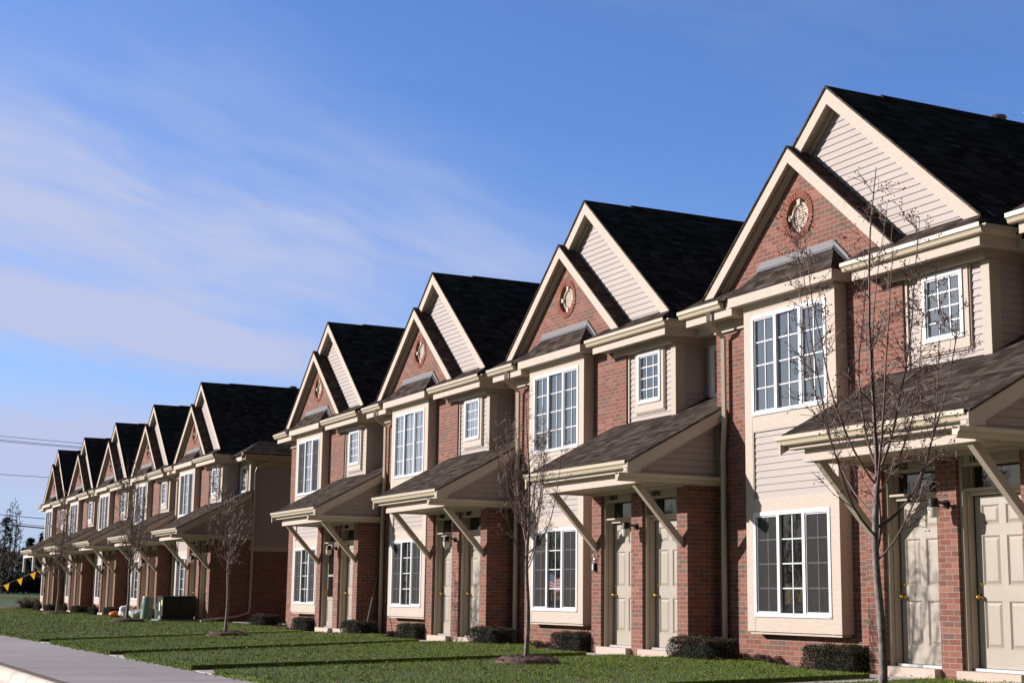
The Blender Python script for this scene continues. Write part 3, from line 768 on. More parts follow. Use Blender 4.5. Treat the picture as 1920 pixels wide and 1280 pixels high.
cuts = [(-70, -70)] + [(PATHS[k][0], PATHS[k][1]) for k in 'DCBA'] + [(40, 40)]
for i in range(5):
    xs0, xd0 = cuts[i]; xs1, xd1 = cuts[i+1]
    if i > 0: xs0 += 1.08; xd0 += 1.08
    bp = [p for p in back_pts(xd0, xd1)]
    # keep the lawn out of the pads' path mouths
    poly = [(xs0, -8.85), (xs1, -8.85), (xd1, bp[-1][1] if i == 4 else YB)] + [p for p in reversed(bp)][1:-1] + [(xd0, YB if i > 0 else bp[0][1])]
    pieces.append(poly)
lm = MB()
for poly in pieces: lm.prism(poly, 'z', -.05, LT)
lm.prism([(-70,-8.85),(-70,14),(-88,30),(-88,-8.85)], 'z', -.05, LT)
structure('lawn', lm.mesh('lawn'), M['lawn'])
# grass bank rising beyond the row
gb = MB(); nx, ny = 40, 30; idx = {}
for i in range(nx + 1):
    for j in range(ny + 1):
        x = -86 - 110 * i / nx; y = -8.85 + 90 * j / ny; t = min(1, max(0, (-x - 86) / 24)); t = t * t * (3 - 2 * t)
        idx[i, j] = len(gb.v); gb.v.append((x, y, .03 + .86 * t + .05 * math.sin(x * .3) * math.cos(y * .4) * t))
for i in range(nx):
    for j in range(ny): gb.f.append((idx[i,j], idx[i,j+1], idx[i+1,j+1], idx[i+1,j]))
structure('grass_bank', gb.mesh('grass_bank', True), M['ground'])
b = MB(); b.box(-32.35, -27.6, .05, .85, .0, .075); structure('side_walk_slab', b.mesh('side_walk_slab'), M['walk'])

def in_poly(px, py, poly):
    c = np.zeros(len(px), bool); n = len(poly); j = n - 1
    for i in range(n):
        xi, yi = poly[i]; xj, yj = poly[j]
        if yi != yj:
            c ^= ((yi > py) != (yj > py)) & (px < (xj - xi) * (py - yi) / (yj - yi) + xi)
        j = i
    return c
CAMP = np.array([16.306, -13.571])
nr = np.random.default_rng(3)
def scatter(n, x0, x1, y0, y1, inset=0):
    x = nr.uniform(x0, x1, n); y = nr.uniform(y0, y1, n); m = np.zeros(n, bool)
    for p in pieces: m |= in_poly(x, y, p)
    return x[m], y[m]
def blades():
    V = []; F = 0; allv = []
    for (x0, x1, dens, w, h) in ((-14, 6.5, 900, .0062, .034), (-30, -14, 300, .012, .036), (-46, -30, 150, .018, .036), (-70, -46, 80, .028, .038)):
        n = int((x1 - x0) * 9 * dens); x, y = scatter(n, x0, x1, -8.87, .0)
        # only where the view cone can reach near the camera
        d = np.stack([x, y], 1) - CAMP; r = np.hypot(d[:,0], d[:,1]); k = (r > 11) ; x, y = x[k], y[k]
        m = len(x); a = nr.uniform(0, 2*np.pi, m); hh = h * nr.uniform(.55, 1.25, m) * (1 + .25 * np.sin(x*1.7) * np.cos(y*2.3)); ww = w * nr.uniform(.6, 1.3, m)
        lean = nr.uniform(0, .6, m) * hh; la = nr.uniform(0, 2*np.pi, m)
        z0 = np.full(m, LT - .006)
        p0 = np.stack([x - np.cos(a)*ww/2, y - np.sin(a)*ww/2, z0], 1); p1 = np.stack([x + np.cos(a)*ww/2, y + np.sin(a)*ww/2, z0], 1)
        p2 = np.stack([x + np.cos(la)*lean, y + np.sin(la)*lean, z0 + hh], 1)
        allv.append(np.stack([p0, p1, p2], 1).reshape(-1, 3))
    # fringe hanging over the cut edges
    segs = []
    for p in pieces:
        for i in range(len(p)):
            a, c = p[i], p[(i+1) % len(p)]
            if math.hypot(a[0]-c[0], a[1]-c[1]) > .5: segs.append((a, c))
    for a, c in segs:
        L = math.hypot(a[0]-c[0], a[1]-c[1]); m = int(L * 260); t = nr.uniform(0, 1, m)
        x = a[0] + (c[0]-a[0])*t; y = a[1] + (c[1]-a[1])*t; k = (x > -60) & (x < 8); x, y = x[k], y[k]; m = len(x)
        nx_, ny_ = (c[1]-a[1])/L, -(c[0]-a[0])/L
        o = nr.uniform(-.02, .03, m); z0 = nr.uniform(.0, LT, m); ang = nr.uniform(0, 2*np.pi, m); w = .009
        bx, by = x + nx_*np.minimum(o, .004), y + ny_*np.minimum(o, .004)
        p0 = np.stack([bx - np.cos(ang)*w/2, by - np.sin(ang)*w/2, z0], 1); p1 = np.stack([bx + np.cos(ang)*w/2, by + np.sin(ang)*w/2, z0], 1)
        p2 = np.stack([x + nx_*(o + .012), y + ny_*(o + .012), z0 + nr.uniform(.012, .04, m)], 1)
        allv.append(np.stack([p0, p1, p2], 1).reshape(-1, 3))
    co = np.concatenate(allv); n = len(co) // 3
    me = bpy.data.meshes.new('grass'); me.vertices.add(len(co)); me.vertices.foreach_set('co', co.ravel())
    me.loops.add(n*3); me.loops.foreach_set('vertex_index', np.arange(n*3, dtype=np.int32)); me.polygons.add(n)
    me.polygons.foreach_set('loop_start', np.arange(0, n*3, 3, dtype=np.int32)); me.update(); me.validate(); return me
tag(link('grass', blades(), M['grass']), 'short mown green grass covering the front lawns', 'grass', kind='stuff')
def litter(n, name, m, label, size, zone, zoff):
    b = MB(); q = 0
    while q < n:
        x, y = rng.uniform(*zone[:2]), rng.uniform(*zone[2:])
        inside = any(in_poly(np.array([x]), np.array([y]), p)[0] for p in pieces)
        if not inside: continue
        s = size * rng.uniform(.6, 1.3); a = rng.uniform(0, 6.28); t = rng.uniform(.2, .9); z = LT + zoff * rng.uniform(.5, 1.2)
        cx_, sy_ = math.cos(a) * s, math.sin(a) * s
        b.poly([(x - cx_, y - sy_, z), (x + sy_*.6, y - cx_*.6, z + s*t*.5), (x + cx_, y + sy_, z + s*t), (x - sy_*.6, y + cx_*.6, z + s*t*.3)]); q += 1
    tag(link(name, b.mesh(name), m), label, 'leaves', kind='stuff')
litter(2200, 'fallen_leaves', M['leaf_dead'], 'dry brown leaves scattered over the lawn', .030, (-24, 6, -8.8, -.9), .035)
b = MB()
for _ in range(160):
    x = rng.uniform(-24, 4); y = -8.86 + rng.uniform(-.10, .0); s = rng.uniform(.012, .03); a = rng.uniform(0, 6.28)
    b.poly([(x - s, y, .004), (x, y - s*.6, .012 + s*.4), (x + s, y, .01 + s*.3), (x, y + s*.6, .006)])
tag(link('leaf_litter', b.mesh('leaf_litter'), M['leaf_dead']), 'brown leaf bits gathered along the edge of the sidewalk', 'leaves', kind='stuff')

# ------------------------------------------------------------------ bare trees
M['bark'] = noisy('grey_brown_bark', (.09,.070,.065), (.33,.26,.235), 22, .85, .8, .01)
M['twig'] = noisy('dark_red_twig', (.075,.036,.030), (.17,.095,.08), 12, .6, .2)
M['berry'] = mat('dark_red_berry', (.16,.045,.035), .3)
def young_tree(name, loc, label, fork, height, spread, r0, seed, leaders=8, berries=0, twig_r=.0032, side_n=16, lean=0):
    rr = random.Random(seed); t = empty(name, loc); tag(t, label, 'tree', 'young bare street trees on the lawn')
    tr = MB(); n = 12; path = []; rad = []
    for k in range(n + 1):
        f = k / n; z = fork * 1.5 * f
        path.append((lean * f + .012 * math.sin(z * 5 + seed), .012 * math.cos(z * 4.1 + seed), z)); rad.append(r0 * (1.45 if k == 0 else 1.12 if k == 1 else 1) * (1 - .38 * f))
    tr.tube(path, rad, 9)
    trunk = part_free('trunk', tr, M['bark'], t, True)
    top = Vector(path[-1]); br = MB(); ber = MB(); ends = []
    def grow(p, d, L, r, up, depth, wob):
        steps = max(4, int(L / .09)); pts = [p.copy()]; rs = [r]; q = p.copy(); d = d.normalized()
        for s in range(steps):
            d = (d + Vector((rr.gauss(0, wob), rr.gauss(0, wob), up + rr.gauss(0, wob * .4)))).normalized()
            q = q + d * (L / steps); pts.append(q.copy()); rs.append(max(twig_r * .7, r * (1 - .8 * (s + 1) / steps)))
        br.tube(pts, rs, 5 if depth < 2 else 3, cap=False)
        if depth < 3:
            m = {0: side_n, 1: 4, 2: 1}[depth]
            for i in range(m):
                f = rr.uniform(.12, .97); k = min(len(pts) - 2, int(f * (len(pts) - 1))); base = pts[k]; dd = (pts[k+1] - pts[k]).normalized()
                a = rr.uniform(0, 6.283); side = (dd.orthogonal().normalized() * math.cos(a) + dd.cross(dd.orthogonal().normalized()) * math.sin(a))
                l = {0: rr.uniform(.10, .42) * (1.15 - f * .7) * height / 3.8, 1: rr.uniform(.04, .16), 2: rr.uniform(.03, .07)}[depth]
                grow(base, dd * .75 + side * .8, l, max(twig_r, rs[k] * .45), .05, depth + 1, .10)
        if berries and depth >= 1 and rr.random() < .6 * berries:
            for _ in range(rr.randint(1, 3)):
                e = pts[-1] + Vector((rr.gauss(0, .012), rr.gauss(0, .012), rr.gauss(0, .012))); s = rr.uniform(.0055, .0085); i = len(ber.v)
                ber.v += [tuple(e + Vector(w) * s) for w in ((1,0,0),(-1,0,0),(0,1,0),(0,-1,0),(0,0,1),(0,0,-1))]
                ber.f += [tuple(i + w for w in f_) for f_ in ((0,2,4),(2,1,4),(1,3,4),(3,0,4),(2,0,5),(1,2,5),(3,1,5),(0,3,5))]
    grow(top, Vector((rr.gauss(0,.05), rr.gauss(0,.05), 1)), height - fork * 1.5, r0 * .5, .05, 0, .035)
    for i in range(leaders):
        a = 2.399 * i + rr.uniform(-.3, .3); z = fork * (1 + .62 * (i / leaders)); f = z / (fork * 1.5); p = Vector((lean * f, 0, z))
        L = (height - z) * rr.uniform(.72, 1.0) * (1.0 if i % 3 else .8); out = rr.uniform(.75, 1.5) * spread * (1.35 - .75 * i / leaders)
        grow(p, Vector((math.cos(a) * out, math.sin(a) * out, .75)), L, r0 * rr.uniform(.24, .36), .19, 0, .045)
    part_free('branches', br, M['twig'] if twig_r < .006 else M['bark'], t)
    if ber.v: o = part_free('berries', ber, M['berry'], t); o['kind'] = 'stuff'
    return t
def part_free(name, mb, m, parent, smooth=False):
    return link(name, mb.mesh(name, smooth), m, parent)
def mulch_ring(loc, r, label):
    b = MB(); rr = random.Random(int(r * 1000)); n = 26; rings = []
    prof = [(0, .085), (.45, .09), (.78, .08), (.95, .05), (1.06, -.01)]
    c = len(b.v); b.v.append((0, 0, .085))
    for f, z in prof[1:]:
        i = len(b.v); rings.append(i)
        for k in range(n):
            a = 2*math.pi*k/n; q = r * f * (1 + .06*math.sin(3*a + r*9) + rr.uniform(-.02, .02)); b.v.append((q*math.cos(a), q*math.sin(a), z + rr.uniform(-.006, .008)))
    for k in range(n): b.f.append((c, rings[0]+k, rings[0]+(k+1) % n))
    for j in range(len(rings)-1):
        for k in range(n): b.f.append((rings[j]+k, rings[j+1]+k, rings[j+1]+(k+1) % n, rings[j]+(k+1) % n))
    for _ in range(int(900 * r)):   # bark chips
        a = rr.uniform(0, 6.28); q = r * math.sqrt(rr.random()) * 1.08; z = .083 if q < r*.85 else .045; s = rr.uniform(.008, .03); t = rr.uniform(0, 3.14)
        x, y = q*math.cos(a), q*math.sin(a); dx, dy = s*math.cos(t), s*math.sin(t)
        b.poly([(x-dx, y-dy, z), (x+dy*.35, y-dx*.35, z + rr.uniform(.0, .018)), (x+dx, y+dy, z + rr.uniform(0, .028)), (x-dy*.35, y+dx*.35, z + rr.uniform(0, .012))])
    o = link('mulch_ring', b.mesh('mulch_ring'), M['mulch']); o.location = loc
    return tag(o, label, 'mulch bed', 'mulch rings round the young trees')
TREES = [
 ('A', (8.30,-6.93,.06), 'young bare tree with clusters of small berries, nearest the camera before the door numbered 34102', 1.13, 3.84, 1.02, .032, 11, 10, 1, .0027, 17, None, None),
 ('B', (-2.07,-4.32,.05), 'slim bare young tree in front of the porch with doors 34094 and 34096', 1.25, 3.70, 1.05, .033, 23, 11, .5, .0030, 15, .43, 'round bark mulch ring under the tree before doors 34094 and 34096'),
 ('C', (-15.68,-4.65,.05), 'bare young tree on the lawn before the gap between the two blocks', 1.15, 3.75, .72, .037, 35, 9, 0, .0042, 13, .43, 'round bark mulch ring under the tree before the gap between the two blocks'),
 ('D', (-32.0,-3.27,.05), 'taller bare young tree beside the green pedestal and utility box', 1.40, 5.3, .55, .050, 47, 9, 0, .0065, 18, .52, 'bark mulch ring beside the green cable pedestal'),
 ('E', (-50.7,-2.26,.05), 'leftmost of the young bare trees, far down the lawn', 1.25, 5.3, .60, .055, 59, 9, 0, .008, 14, .58, 'farthest bark mulch ring, leftmost on the lawn'),
]
for k, loc, label, fork, h, spread, r0, seed, nl, ber, tw, sn, mr_, ml_ in TREES:
    young_tree('bare_tree', loc, label, fork, h, spread, r0, seed, nl, ber, tw, sn)
    if mr_: mulch_ring((loc[0], loc[1], LT), mr_, ml_)
mulch_ring((8.30, -6.93, LT), .44, 'bark mulch ring under the nearest berry tree')
mulch_ring((-70.8, -1.0, LT), .9, 'low mulch patch at the left end of the row')
# ------------------------------------------------------------------ clipped yews
M['yew'] = noisy('yew_needles', (.008,.011,.002), (.032,.034,.008), 30, .8, 0)
M['yew_core'] = mat('yew_painted_shade_core', (.004,.005,.003), .95)  # near-black colour paints the shade inside the shrub
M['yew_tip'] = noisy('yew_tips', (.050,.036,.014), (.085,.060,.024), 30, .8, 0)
def yew_mesh(w, d, h, seed, n=21000):
    rr = random.Random(seed); b = MB(); r_ = .085
    A = [w*h, w*h, d*h, d*h, w*d]; tot = sum(A)
    for _ in range(n):
        q = rr.uniform(0, tot); f = 0
        while q > A[f]: q -= A[f]; f += 1
        u, v_ = rr.uniform(-.5, .5), rr.uniform(-.5, .5)
        p = [Vector((u*w, -d/2, (v_+.5)*h)), Vector((u*w, d/2, (v_+.5)*h)), Vector((-w/2, u*d, (v_+.5)*h)), Vector((w/2, u*d, (v_+.5)*h)), Vector((u*w, v_*d, h))][f]
        # round the box edges, then roughen
        c = Vector((max(-w/2+r_, min(w/2-r_, p.x)), max(-d/2+r_, min(d/2-r_, p.y)), min(h-r_, p.z)))
        e = p - c; nrm = e.normalized() if e.length > 1e-4 else Vector((0,0,1)); p = c + nrm * r_
        bulge = .022*math.sin(p.x*11+seed) + .02*math.sin(p.y*13+p.z*17+seed*2) + .018*math.sin(p.x*23+p.z*9)
        p = p + nrm * (bulge + (rr.uniform(-.05, .012) if rr.random() < .7 else rr.uniform(-.13, -.04)) + (.022 if rr.random() < .08 else 0)); p.z = max(.01, p.z)
        g = (nrm * .5 + Vector((rr.gauss(0,1), rr.gauss(0,1), rr.gauss(0,1)))).normalized()
        a = g.orthogonal().normalized(); t_ = rr.uniform(0, 6.28); k = g.cross(a); a2 = a*math.cos(t_) + k*math.sin(t_); c2 = g.cross(a2); s = rr.uniform(.011, .022)
        b.poly([p - a2*s*.45, p + c2*s*.4, p + a2*s*.9, p - c2*s*.35])
    return b
ycore = MB(); ycore.lathe([(0, 0), (.36, .02), (.43, .14), (.43, .3), (.36, .37), (0, .385)], 18, (0,0,0), 'z')
YM = []
for sd, (w, d, h) in ((1, (1.22, .62, .42)), (2, (1.12, .60, .40))):
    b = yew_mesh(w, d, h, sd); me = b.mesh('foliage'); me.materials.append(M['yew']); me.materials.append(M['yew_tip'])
    co = [v.co.z for v in me.vertices]
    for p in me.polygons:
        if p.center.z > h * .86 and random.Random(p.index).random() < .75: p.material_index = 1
    cme = bpy.data.meshes.new('shade_core'); cb = MB(); cb.lathe([(0,0),(.40,.0),(.44,.3),(.43,.62),(.30,.76),(0,.80)][::-1], 20); cb.v = [(math.copysign(abs(x/.44)**.6, x)*(w/2-.08), math.copysign(abs(y/.44)**.6, y)*(d/2-.08), z*h) for x, y, z in cb.v]; cme = cb.mesh('shade_core'); cme.materials.append(M['yew_core']); YM.append((me, cme))  # solid dark lump behind the needles, standing for inner shade
YL = {'A': 'door 34102', 'B': 'doors 34094 and 34096', 'C': 'doors 34090 and 34092', 'D': 'the storm door'}
def shrub(x, y, which, label, sc=1.0, rz=0):
    t = empty('clipped_shrub', (x, y, .0), rz); t.scale = (sc * .92, sc * .92, sc * .84); tag(t, label, 'shrub', 'low clipped yew shrubs along the housefronts')
    link('foliage', YM[which][0], None, t); link('shade_core', YM[which][1], None, t)
names = {'A': 'doors 34100 and 34102', 'B': 'doors 34094 and 34096', 'C': 'doors 34090 and 34092', 'D': 'doors 34086 and 34088', 'E': 'the right end house of the far block',
 'F': 'the second house in the far block', 'G': 'the middle house of the far block', 'H': 'the fourth house of the far block', 'I': 'the farthest house'}
for k, o in OFF.items():
    if k == 'Z': continue
    shrub(o - .12, -.60, 1, 'clipped shrub left of %s, under the bay' % names[k], 1 + .04 * math.sin(o), .03)
    if k not in 'AE': shrub(o + 4.18, -.76, 0, 'clipped shrub right of %s, by the downspout' % names[k], 1 + .03 * math.cos(o), -.02)
shrub(OFF['D'] - 4.75, -.35, 0, 'dark clipped shrub at the right side of the gap between the blocks', 1.02)
shrub(OFF['I'] - 4.6, -.6, 0, 'clipped shrub beyond the left end of the row')

# ------------------------------------------------------------------ utility gear
M['ugreen'] = noisy('dark_green_cabinet_paint', (.026,.028,.022), (.036,.038,.030), 4, .75, .05)
M['ugreen'].node_tree.nodes['Principled BSDF'].inputs['Specular IOR Level'].default_value = .1
M['upad'] = concrete_mat('pad_plastic', (.16,.17,.155), (.22,.23,.21))
M['ped'] = noisy('grey_green_pedestal_plastic', (.16,.235,.21), (.20,.28,.25), 3, .4, .03)
M['bin'] = mat('dark_teal_plastic', (.006,.035,.030), .4)
M['sticker_w'] = mat('white_sticker', (.75,.72,.72), .5); M['sticker_y'] = mat('yellow_sticker', (.65,.62,.10), .5)
t = empty('utility_cabinet', (-33.75, -1.32, LT)); tag(t, 'dark green metal utility cabinet on a pad with a white and a yellow sticker', 'utility box')
b = MB(); b.box(-.42,.42,-.54,.0,.16,.76); b.prism([(-.45,.76),(-.45,.785),(-.40,.80),(.40,.80),(.45,.785),(.45,.76)], 'y', -.56, .0); part_free('cabinet', b, M['ugreen'], t)
b = MB(); b.box(-.42,.42,.008,.54,.16,.775); b.prism([(-.45,.775),(-.45,.80),(-.40,.815),(.40,.815),(.45,.80),(.45,.775)], 'y', .004, .56); b.box(-.40,.40,-.50,.50,.05,.16); part_free('cabinet', b, M['ugreen'], t)
b = MB(); b.box(-.52,.50,-.68,.62,-.04,.055); b.box(.05,.40,-.60,-.545,.055,.17); part_free('pad', b, M['upad'], t)
b = MB(); b.box(-.10,.02,-.5435,-.541,.32,.60); part_free('sticker', b, M['sticker_w'], t)
b = MB(); b.box(.20,.34,-.5435,-.541,.50,.68); part_free('sticker', b, M['sticker_y'], t, )
b = MB(); b.tube([(-.3,-.56,.46),(-.3,-.585,.46),(-.3,-.585,.38),(-.3,-.56,.38)], .012, 6); part_free('handle', b, M['dark_metal'], t)
t = empty('cable_pedestal', (-36.3, -1.72, LT)); tag(t, 'tall grey green rounded cable pedestal leaning slightly beside the cabinet', 'pedestal'); t.rotation_euler = (R(-4), R(2), R(0))
b = MB(); b.lathe([(.20,.0),(.205,.04),(.20,.74),(.195,.765),(.15,.785),(0,.79)], 28, (0,0,0)); o = part_free('cover', b, M['ped'], t, False)
b = MB(); b.lathe([(.0,.70),(.212,.70),(.212,.725),(.0,.725)][::-1], 28, (0,0,0)); b.box(-.05,.05,-.215,-.19,.35,.5); part_free('band', b, M['ped'], t)
t = empty('plastic_bin', (-36.9, -1.05, LT)); tag(t, 'dark teal plastic bin half hidden behind the utility cabinet', 'bin')
b = MB(); b.prism([(-.16,0),(.16,0),(.23,.48),(-.23,.48)], 'y', -.2, .2); part_free('body', b, M['bin'], t)
b = MB(); b.box(-.25,.25,-.23,.23,.48,.53); part_free('lid', b, M['bin'], t)
M['bag'] = noisy('white_plastic_bag', (.72,.66,.66), (.86,.82,.82), 6, .4, .8, .05); M['orange'] = noisy('orange_pumpkin_skin', (.55,.11,.02), (.68,.17,.03), 6, .5, .2)
def blob(name, label, loc, s, m, seed, cat, group=None):
    b = MB(); rr = random.Random(seed); nu, nv = 18, 10; ph = [rr.uniform(0, 6.28) for _ in range(6)]
    for j in range(nv + 1):
        th = math.pi * j / nv
        for i in range(nu):
            a = 2*math.pi*i/nu; k = 1 + .13*math.sin(3*a+ph[0]+2*th) + .09*math.sin(5*a+ph[1]-3*th) + .07*math.sin(4*th+ph[2]) + rr.uniform(-.03,.03)
            if m is M['orange']: k = 1 + .06*abs(math.sin(4*a))
            b.v.append((s[0]*k*math.sin(th)*math.cos(a), s[1]*k*math.sin(th)*math.sin(a), max(-.0, s[2]*(1 + k*math.cos(th)))))
    for j in range(nv):
        for i in range(nu): q = (i+1) % nu; b.f.append((j*nu+i, (j+1)*nu+i, (j+1)*nu+q, j*nu+q))
    o = link(name, b.mesh(name, True), m); o.location = loc; return tag(o, label, cat, group)
blob('plastic_bag', 'left one of the white plastic bags on the lawn, partly behind the tree trunk', (-40.3,-1.55,LT), (.25,.26,.21), M['bag'], 5, 'bag', 'white plastic bags by the pedestal')
blob('plastic_bag', 'right one of the white plastic bags on the lawn, nearest the pedestal', (-38.9,-1.45,LT), (.27,.30,.15), M['bag'], 6, 'bag', 'white plastic bags by the pedestal')
blob('pumpkin', 'orange pumpkin lying on the lawn left of the white bags', (-41.2,-1.75,LT), (.24,.24,.11), M['orange'], 7, 'pumpkin')
# long handled tool leaning in the corner
t = empty('long_handled_tool', (OFF['D'] + 4.02, -.50, .02)); tag(t, 'long thin pale pole with a wide head leaning against the shaded brick side wall', 'tool')
b = MB(); b.tube([(0,0,.30),(-.46,.40,1.45)], .016, 8); part_free('handle', b, M['flash'], t)
b = MB(); b.prism([(-.19,.0),(.19,.0),(.17,.24),(.06,.32),(-.06,.32),(-.17,.24)], 'y', -.02, .012); part_free('head', b, M['flash'], t)
# twig decoration and lock box on the pier
t = empty('twig_decoration', (OFF['B'] + .60, -.622, 1.70)); tag(t, 'dried curly twig decoration hanging on the brick pier left of door 34094', 'wall decoration')
b = MB(); rr = random.Random(4)
for k in range(16):
    a = rr.uniform(0, 6.28); z = rr.uniform(-.12,.13); q = [(0.05*math.cos(a), -.015, z)]
    for s in range(7): a += rr.uniform(.3, .9); p = q[-1]; q.append((p[0] + .035*math.cos(a), -.018 - .012*math.sin(s), p[2] + .03*math.sin(a)))
    b.tube(q, .0045, 5)
part_free('twigs', b, noisy('dry_twig', (.30,.19,.14), (.46,.34,.27), 10, .8, 0), t)
t = empty('key_lock_box', (OFF['B'] + .60, -.622, 1.47)); tag(t, 'small black and silver key lock box hanging on the brick pier by door 34094', 'lock box')
b = MB(); b.box(-.035,.035,-.05,-.006,-.07,.07); part_free('body', b, M['black'], t)
b = MB(); b.box(-.025,.025,-.056,-.05,-.055,.055); part_free('face', b, M['metal'], t)
b = MB(); b.tube([(-.022,-.03,.07),(-.022,-.03,.13),(0,-.03,.15),(.022,-.03,.13),(.022,-.03,.07)], .006, 6); part_free('shackle', b, M['metal'], t)
# small flag behind the lower bay window
fl = empty('small_flag', (OFF['B'] - 1.99, BY + .0346, 1.09)); tag(fl, 'small stars and stripes flag seen in the centre pane of the lower bay window', 'flag')
fr_, fb_, fw_ = mat('flag_red', (.16,.012,.012), .8), mat('flag_blue', (.012,.016,.05), .8), mat('flag_white', (.18,.18,.20), .8)
def fz(x, i): return .27 - i * .028 + .03 * math.sin(x * 13 + .5) - .10 * x
sb = {0: MB(), 1: MB()}
for i in range(9):
    for k in range(10):
        x0 = (.0 if i > 4 else .0) + .052 * k; x1 = x0 + .052
        if i < 5 and k < 4: continue
        sb[i % 2].poly([(x0, 0, fz(x0, i+1)), (x1, 0, fz(x1, i+1)), (x1, 0, fz(x1, i)), (x0, 0, fz(x0, i))])
part_free('red_stripes', sb[0], fr_, fl); part_free('white_stripes', sb[1], fw_, fl)
b = MB()
for k in range(4): x0 = .052*k; x1 = x0 + .052; b.poly([(x0, 0, fz(x0, 5)), (x1, 0, fz(x1, 5)), (x1, 0, fz(x1, 0) + .02), (x0, 0, fz(x0, 0) + .02)])
part_free('canton', b, fb_, fl)
b = MB()
for i in range(4):
    for k in range(5): x = .02 + .04*k; z = fz(x, 5) + .025 + .032*i; b.poly([(x-.006, -.0003, z-.006), (x+.006, -.0003, z-.006), (x+.006, -.0003, z+.006), (x-.006, -.0003, z+.006)])
part_free('stars', b, fw_, fl)

# ------------------------------------------------------------------ pennants, frame
M['pennant'] = noisy('orange_pennant_cloth', (.62,.24,.015), (.72,.32,.02), 9, .7, .1); _n = NT(M['pennant']); _t = _n.new('BsdfTranslucent'); _t.inputs[0].default_value = (.95, .50, .04, 1); _x = _n.new('MixShader'); _x.inputs[0].default_value = .6
_o = [q for q in _n.n if q.type == 'OUTPUT_MATERIAL'][0]; _n.link(_n.b.outputs[0], _x.inputs[1]); _n.link(_t.outputs[0], _x.inputs[2]); _n.link(_x.outputs[0], _o.inputs[0])
M['string'] = mat('grey_string', (.45,.42,.42), .8)
P0, P1 = Vector((-66, -5.2, .25)), Vector((-65.6, -.66, 2.16))
def pen(t): q = P0.lerp(P1, t); q.z -= .30 * 4 * t * (1 - t) * .35; return q
t = empty('pennant_string', P0); tag(t, 'string of orange triangular pennants tied to the end of the far house', 'pennants')
b = MB(); b.tube([pen(k/24) - P0 for k in range(25)], .014, 5); part_free('string', b, M['string'], t)
b = MB(); b.tube([(0,0,-.22),(0,0,.02)], .02, 6); part_free('stake', b, M['string'], t)
for k, y in enumerate((-3.75, -3.12, -2.49, -1.86, -1.23, -.87)):
    tt = (y - P0.y) / (P1.y - P0.y); a, c = pen(tt) - P0, pen(tt + (.064 if y < -1 else .035)) - P0
    dz = .40 if y < -1 else .2; m_ = a.lerp(c, .78) + Vector((.03,0,-dz)); b = MB()
    b.poly([tuple(a), tuple(m_), tuple(c)]); part_free('pennant', b, M['pennant'], t)
t = empty('hanging_frame', (OFF['I'] + .43, -1.64, 2.70)); tag(t, 'white open frame hanging below the porch beam of the farthest house', 'frame')
b = MB(); b.box(-.02,3.16,-.05,.05,-.03,.10); b.box(-.02,.16,-.05,.05,-.74,-.03); b.box(2.98,3.16,-.05,.05,-.72,-.03); part_free('frame', b, M['white'], t)

# ------------------------------------------------------------------ distant trees
M['conif'] = noisy('conifer_needles', (.016,.024,.020), (.060,.068,.056), .8, .9, 0)
M['brush'] = noisy('bare_brush', (.11,.085,.095), (.19,.15,.165), 1.2, .9, 0)
def conifer(loc, h, w, seed, label, n=5000, group='dark evergreens beyond the lawn', start=.04, m='conif'):
    rr = random.Random(seed); t = empty('evergreen_tree', loc); tag(t, label, 'tree', group)
    b = MB(); b.tube([(0,0,-.3),(0,0,h*.97)], [h*.018, h*.004], 7); part_free('trunk', b, M['bark'], t)
    b = MB(); nb = int(h * 11)
    for k in range(nb):
        f = (k + rr.random()) / nb; z = h * (start + (1 - start) * f); L = w * (1 - f) ** .8 * rr.uniform(.55, 1.1) + .1; a = rr.uniform(0, 6.28); droop = rr.uniform(-.25, .15)
        for s in range(int(n / nb)):
            q = rr.uniform(.1, 1) ** .7; sp = .12 * L * (1.2 - q) + .1
            p = Vector((L*q*math.cos(a) + rr.gauss(0, sp), L*q*math.sin(a) + rr.gauss(0, sp), z + L*q*droop + rr.gauss(0, .08)))
            s_ = rr.uniform(.07, .17) * (h / 7) ** .3; u = Vector((rr.gauss(0,1), rr.gauss(0,1), rr.gauss(0,.6))).normalized(); v_ = u.orthogonal().normalized()
            b.poly([p - u*s_, p + v_*s_*.35, p + u*s_, p - v_*s_*.35])
    part_free('crown', b, M[m], t); return t
EV = [((-107.4,3.0,.85), 5.9, 1.35, 'tall narrow evergreen at the left edge of the photo', 1700),
 ((-118,6.6,.88), 4.6, 2.2, 'broad dark evergreen right of the tall narrow one', 5200),
 ((-124,9.4,.9), 3.9, 2.2, 'dark rounded evergreen in the middle of the distant trees', 4200),
 ((-112,5.6,.88), 2.7, 1.6, 'low dark evergreen at the front of the distant trees', 3000),
 ((-130,12.0,.9), 4.3, 2.4, 'dark evergreen just left of the farthest porch', 4200),
 ((-115,3.4,.88), 3.6, 2.0, 'dark evergreen behind the tall narrow one', 4200),
 ((-161.5,14.2,.6), 7.0, .8, 'slender evergreen whose tip shows above the farthest porch roof', 1800)]
M['conif_dry'] = noisy('dry_conifer', (.05,.052,.045), (.13,.115,.10), .8, .9, 0)
for i_, (loc, h, w, lab, n) in enumerate(EV): conifer(loc, h, w, int(h * 100), lab, n, m='conif_dry' if i_ == 0 else 'conif')
bt = young_tree('distant_bare_tree', (-109.5, 3.9, .85), 'leafless tree beside the tall narrow evergreen at the left edge', 1.4, 7.6, .9, .10, 71, 9, 0, .022, 16); bt['group'] = 'leafless trees beyond the lawn'
bt = young_tree('distant_bare_tree', (-107.0, 2.7, .85), 'white stemmed leafless tree in front of the distant evergreens', 1.0, 4.6, .9, .07, 72, 7, 0, .02, 12); bt['group'] = 'leafless trees beyond the lawn'
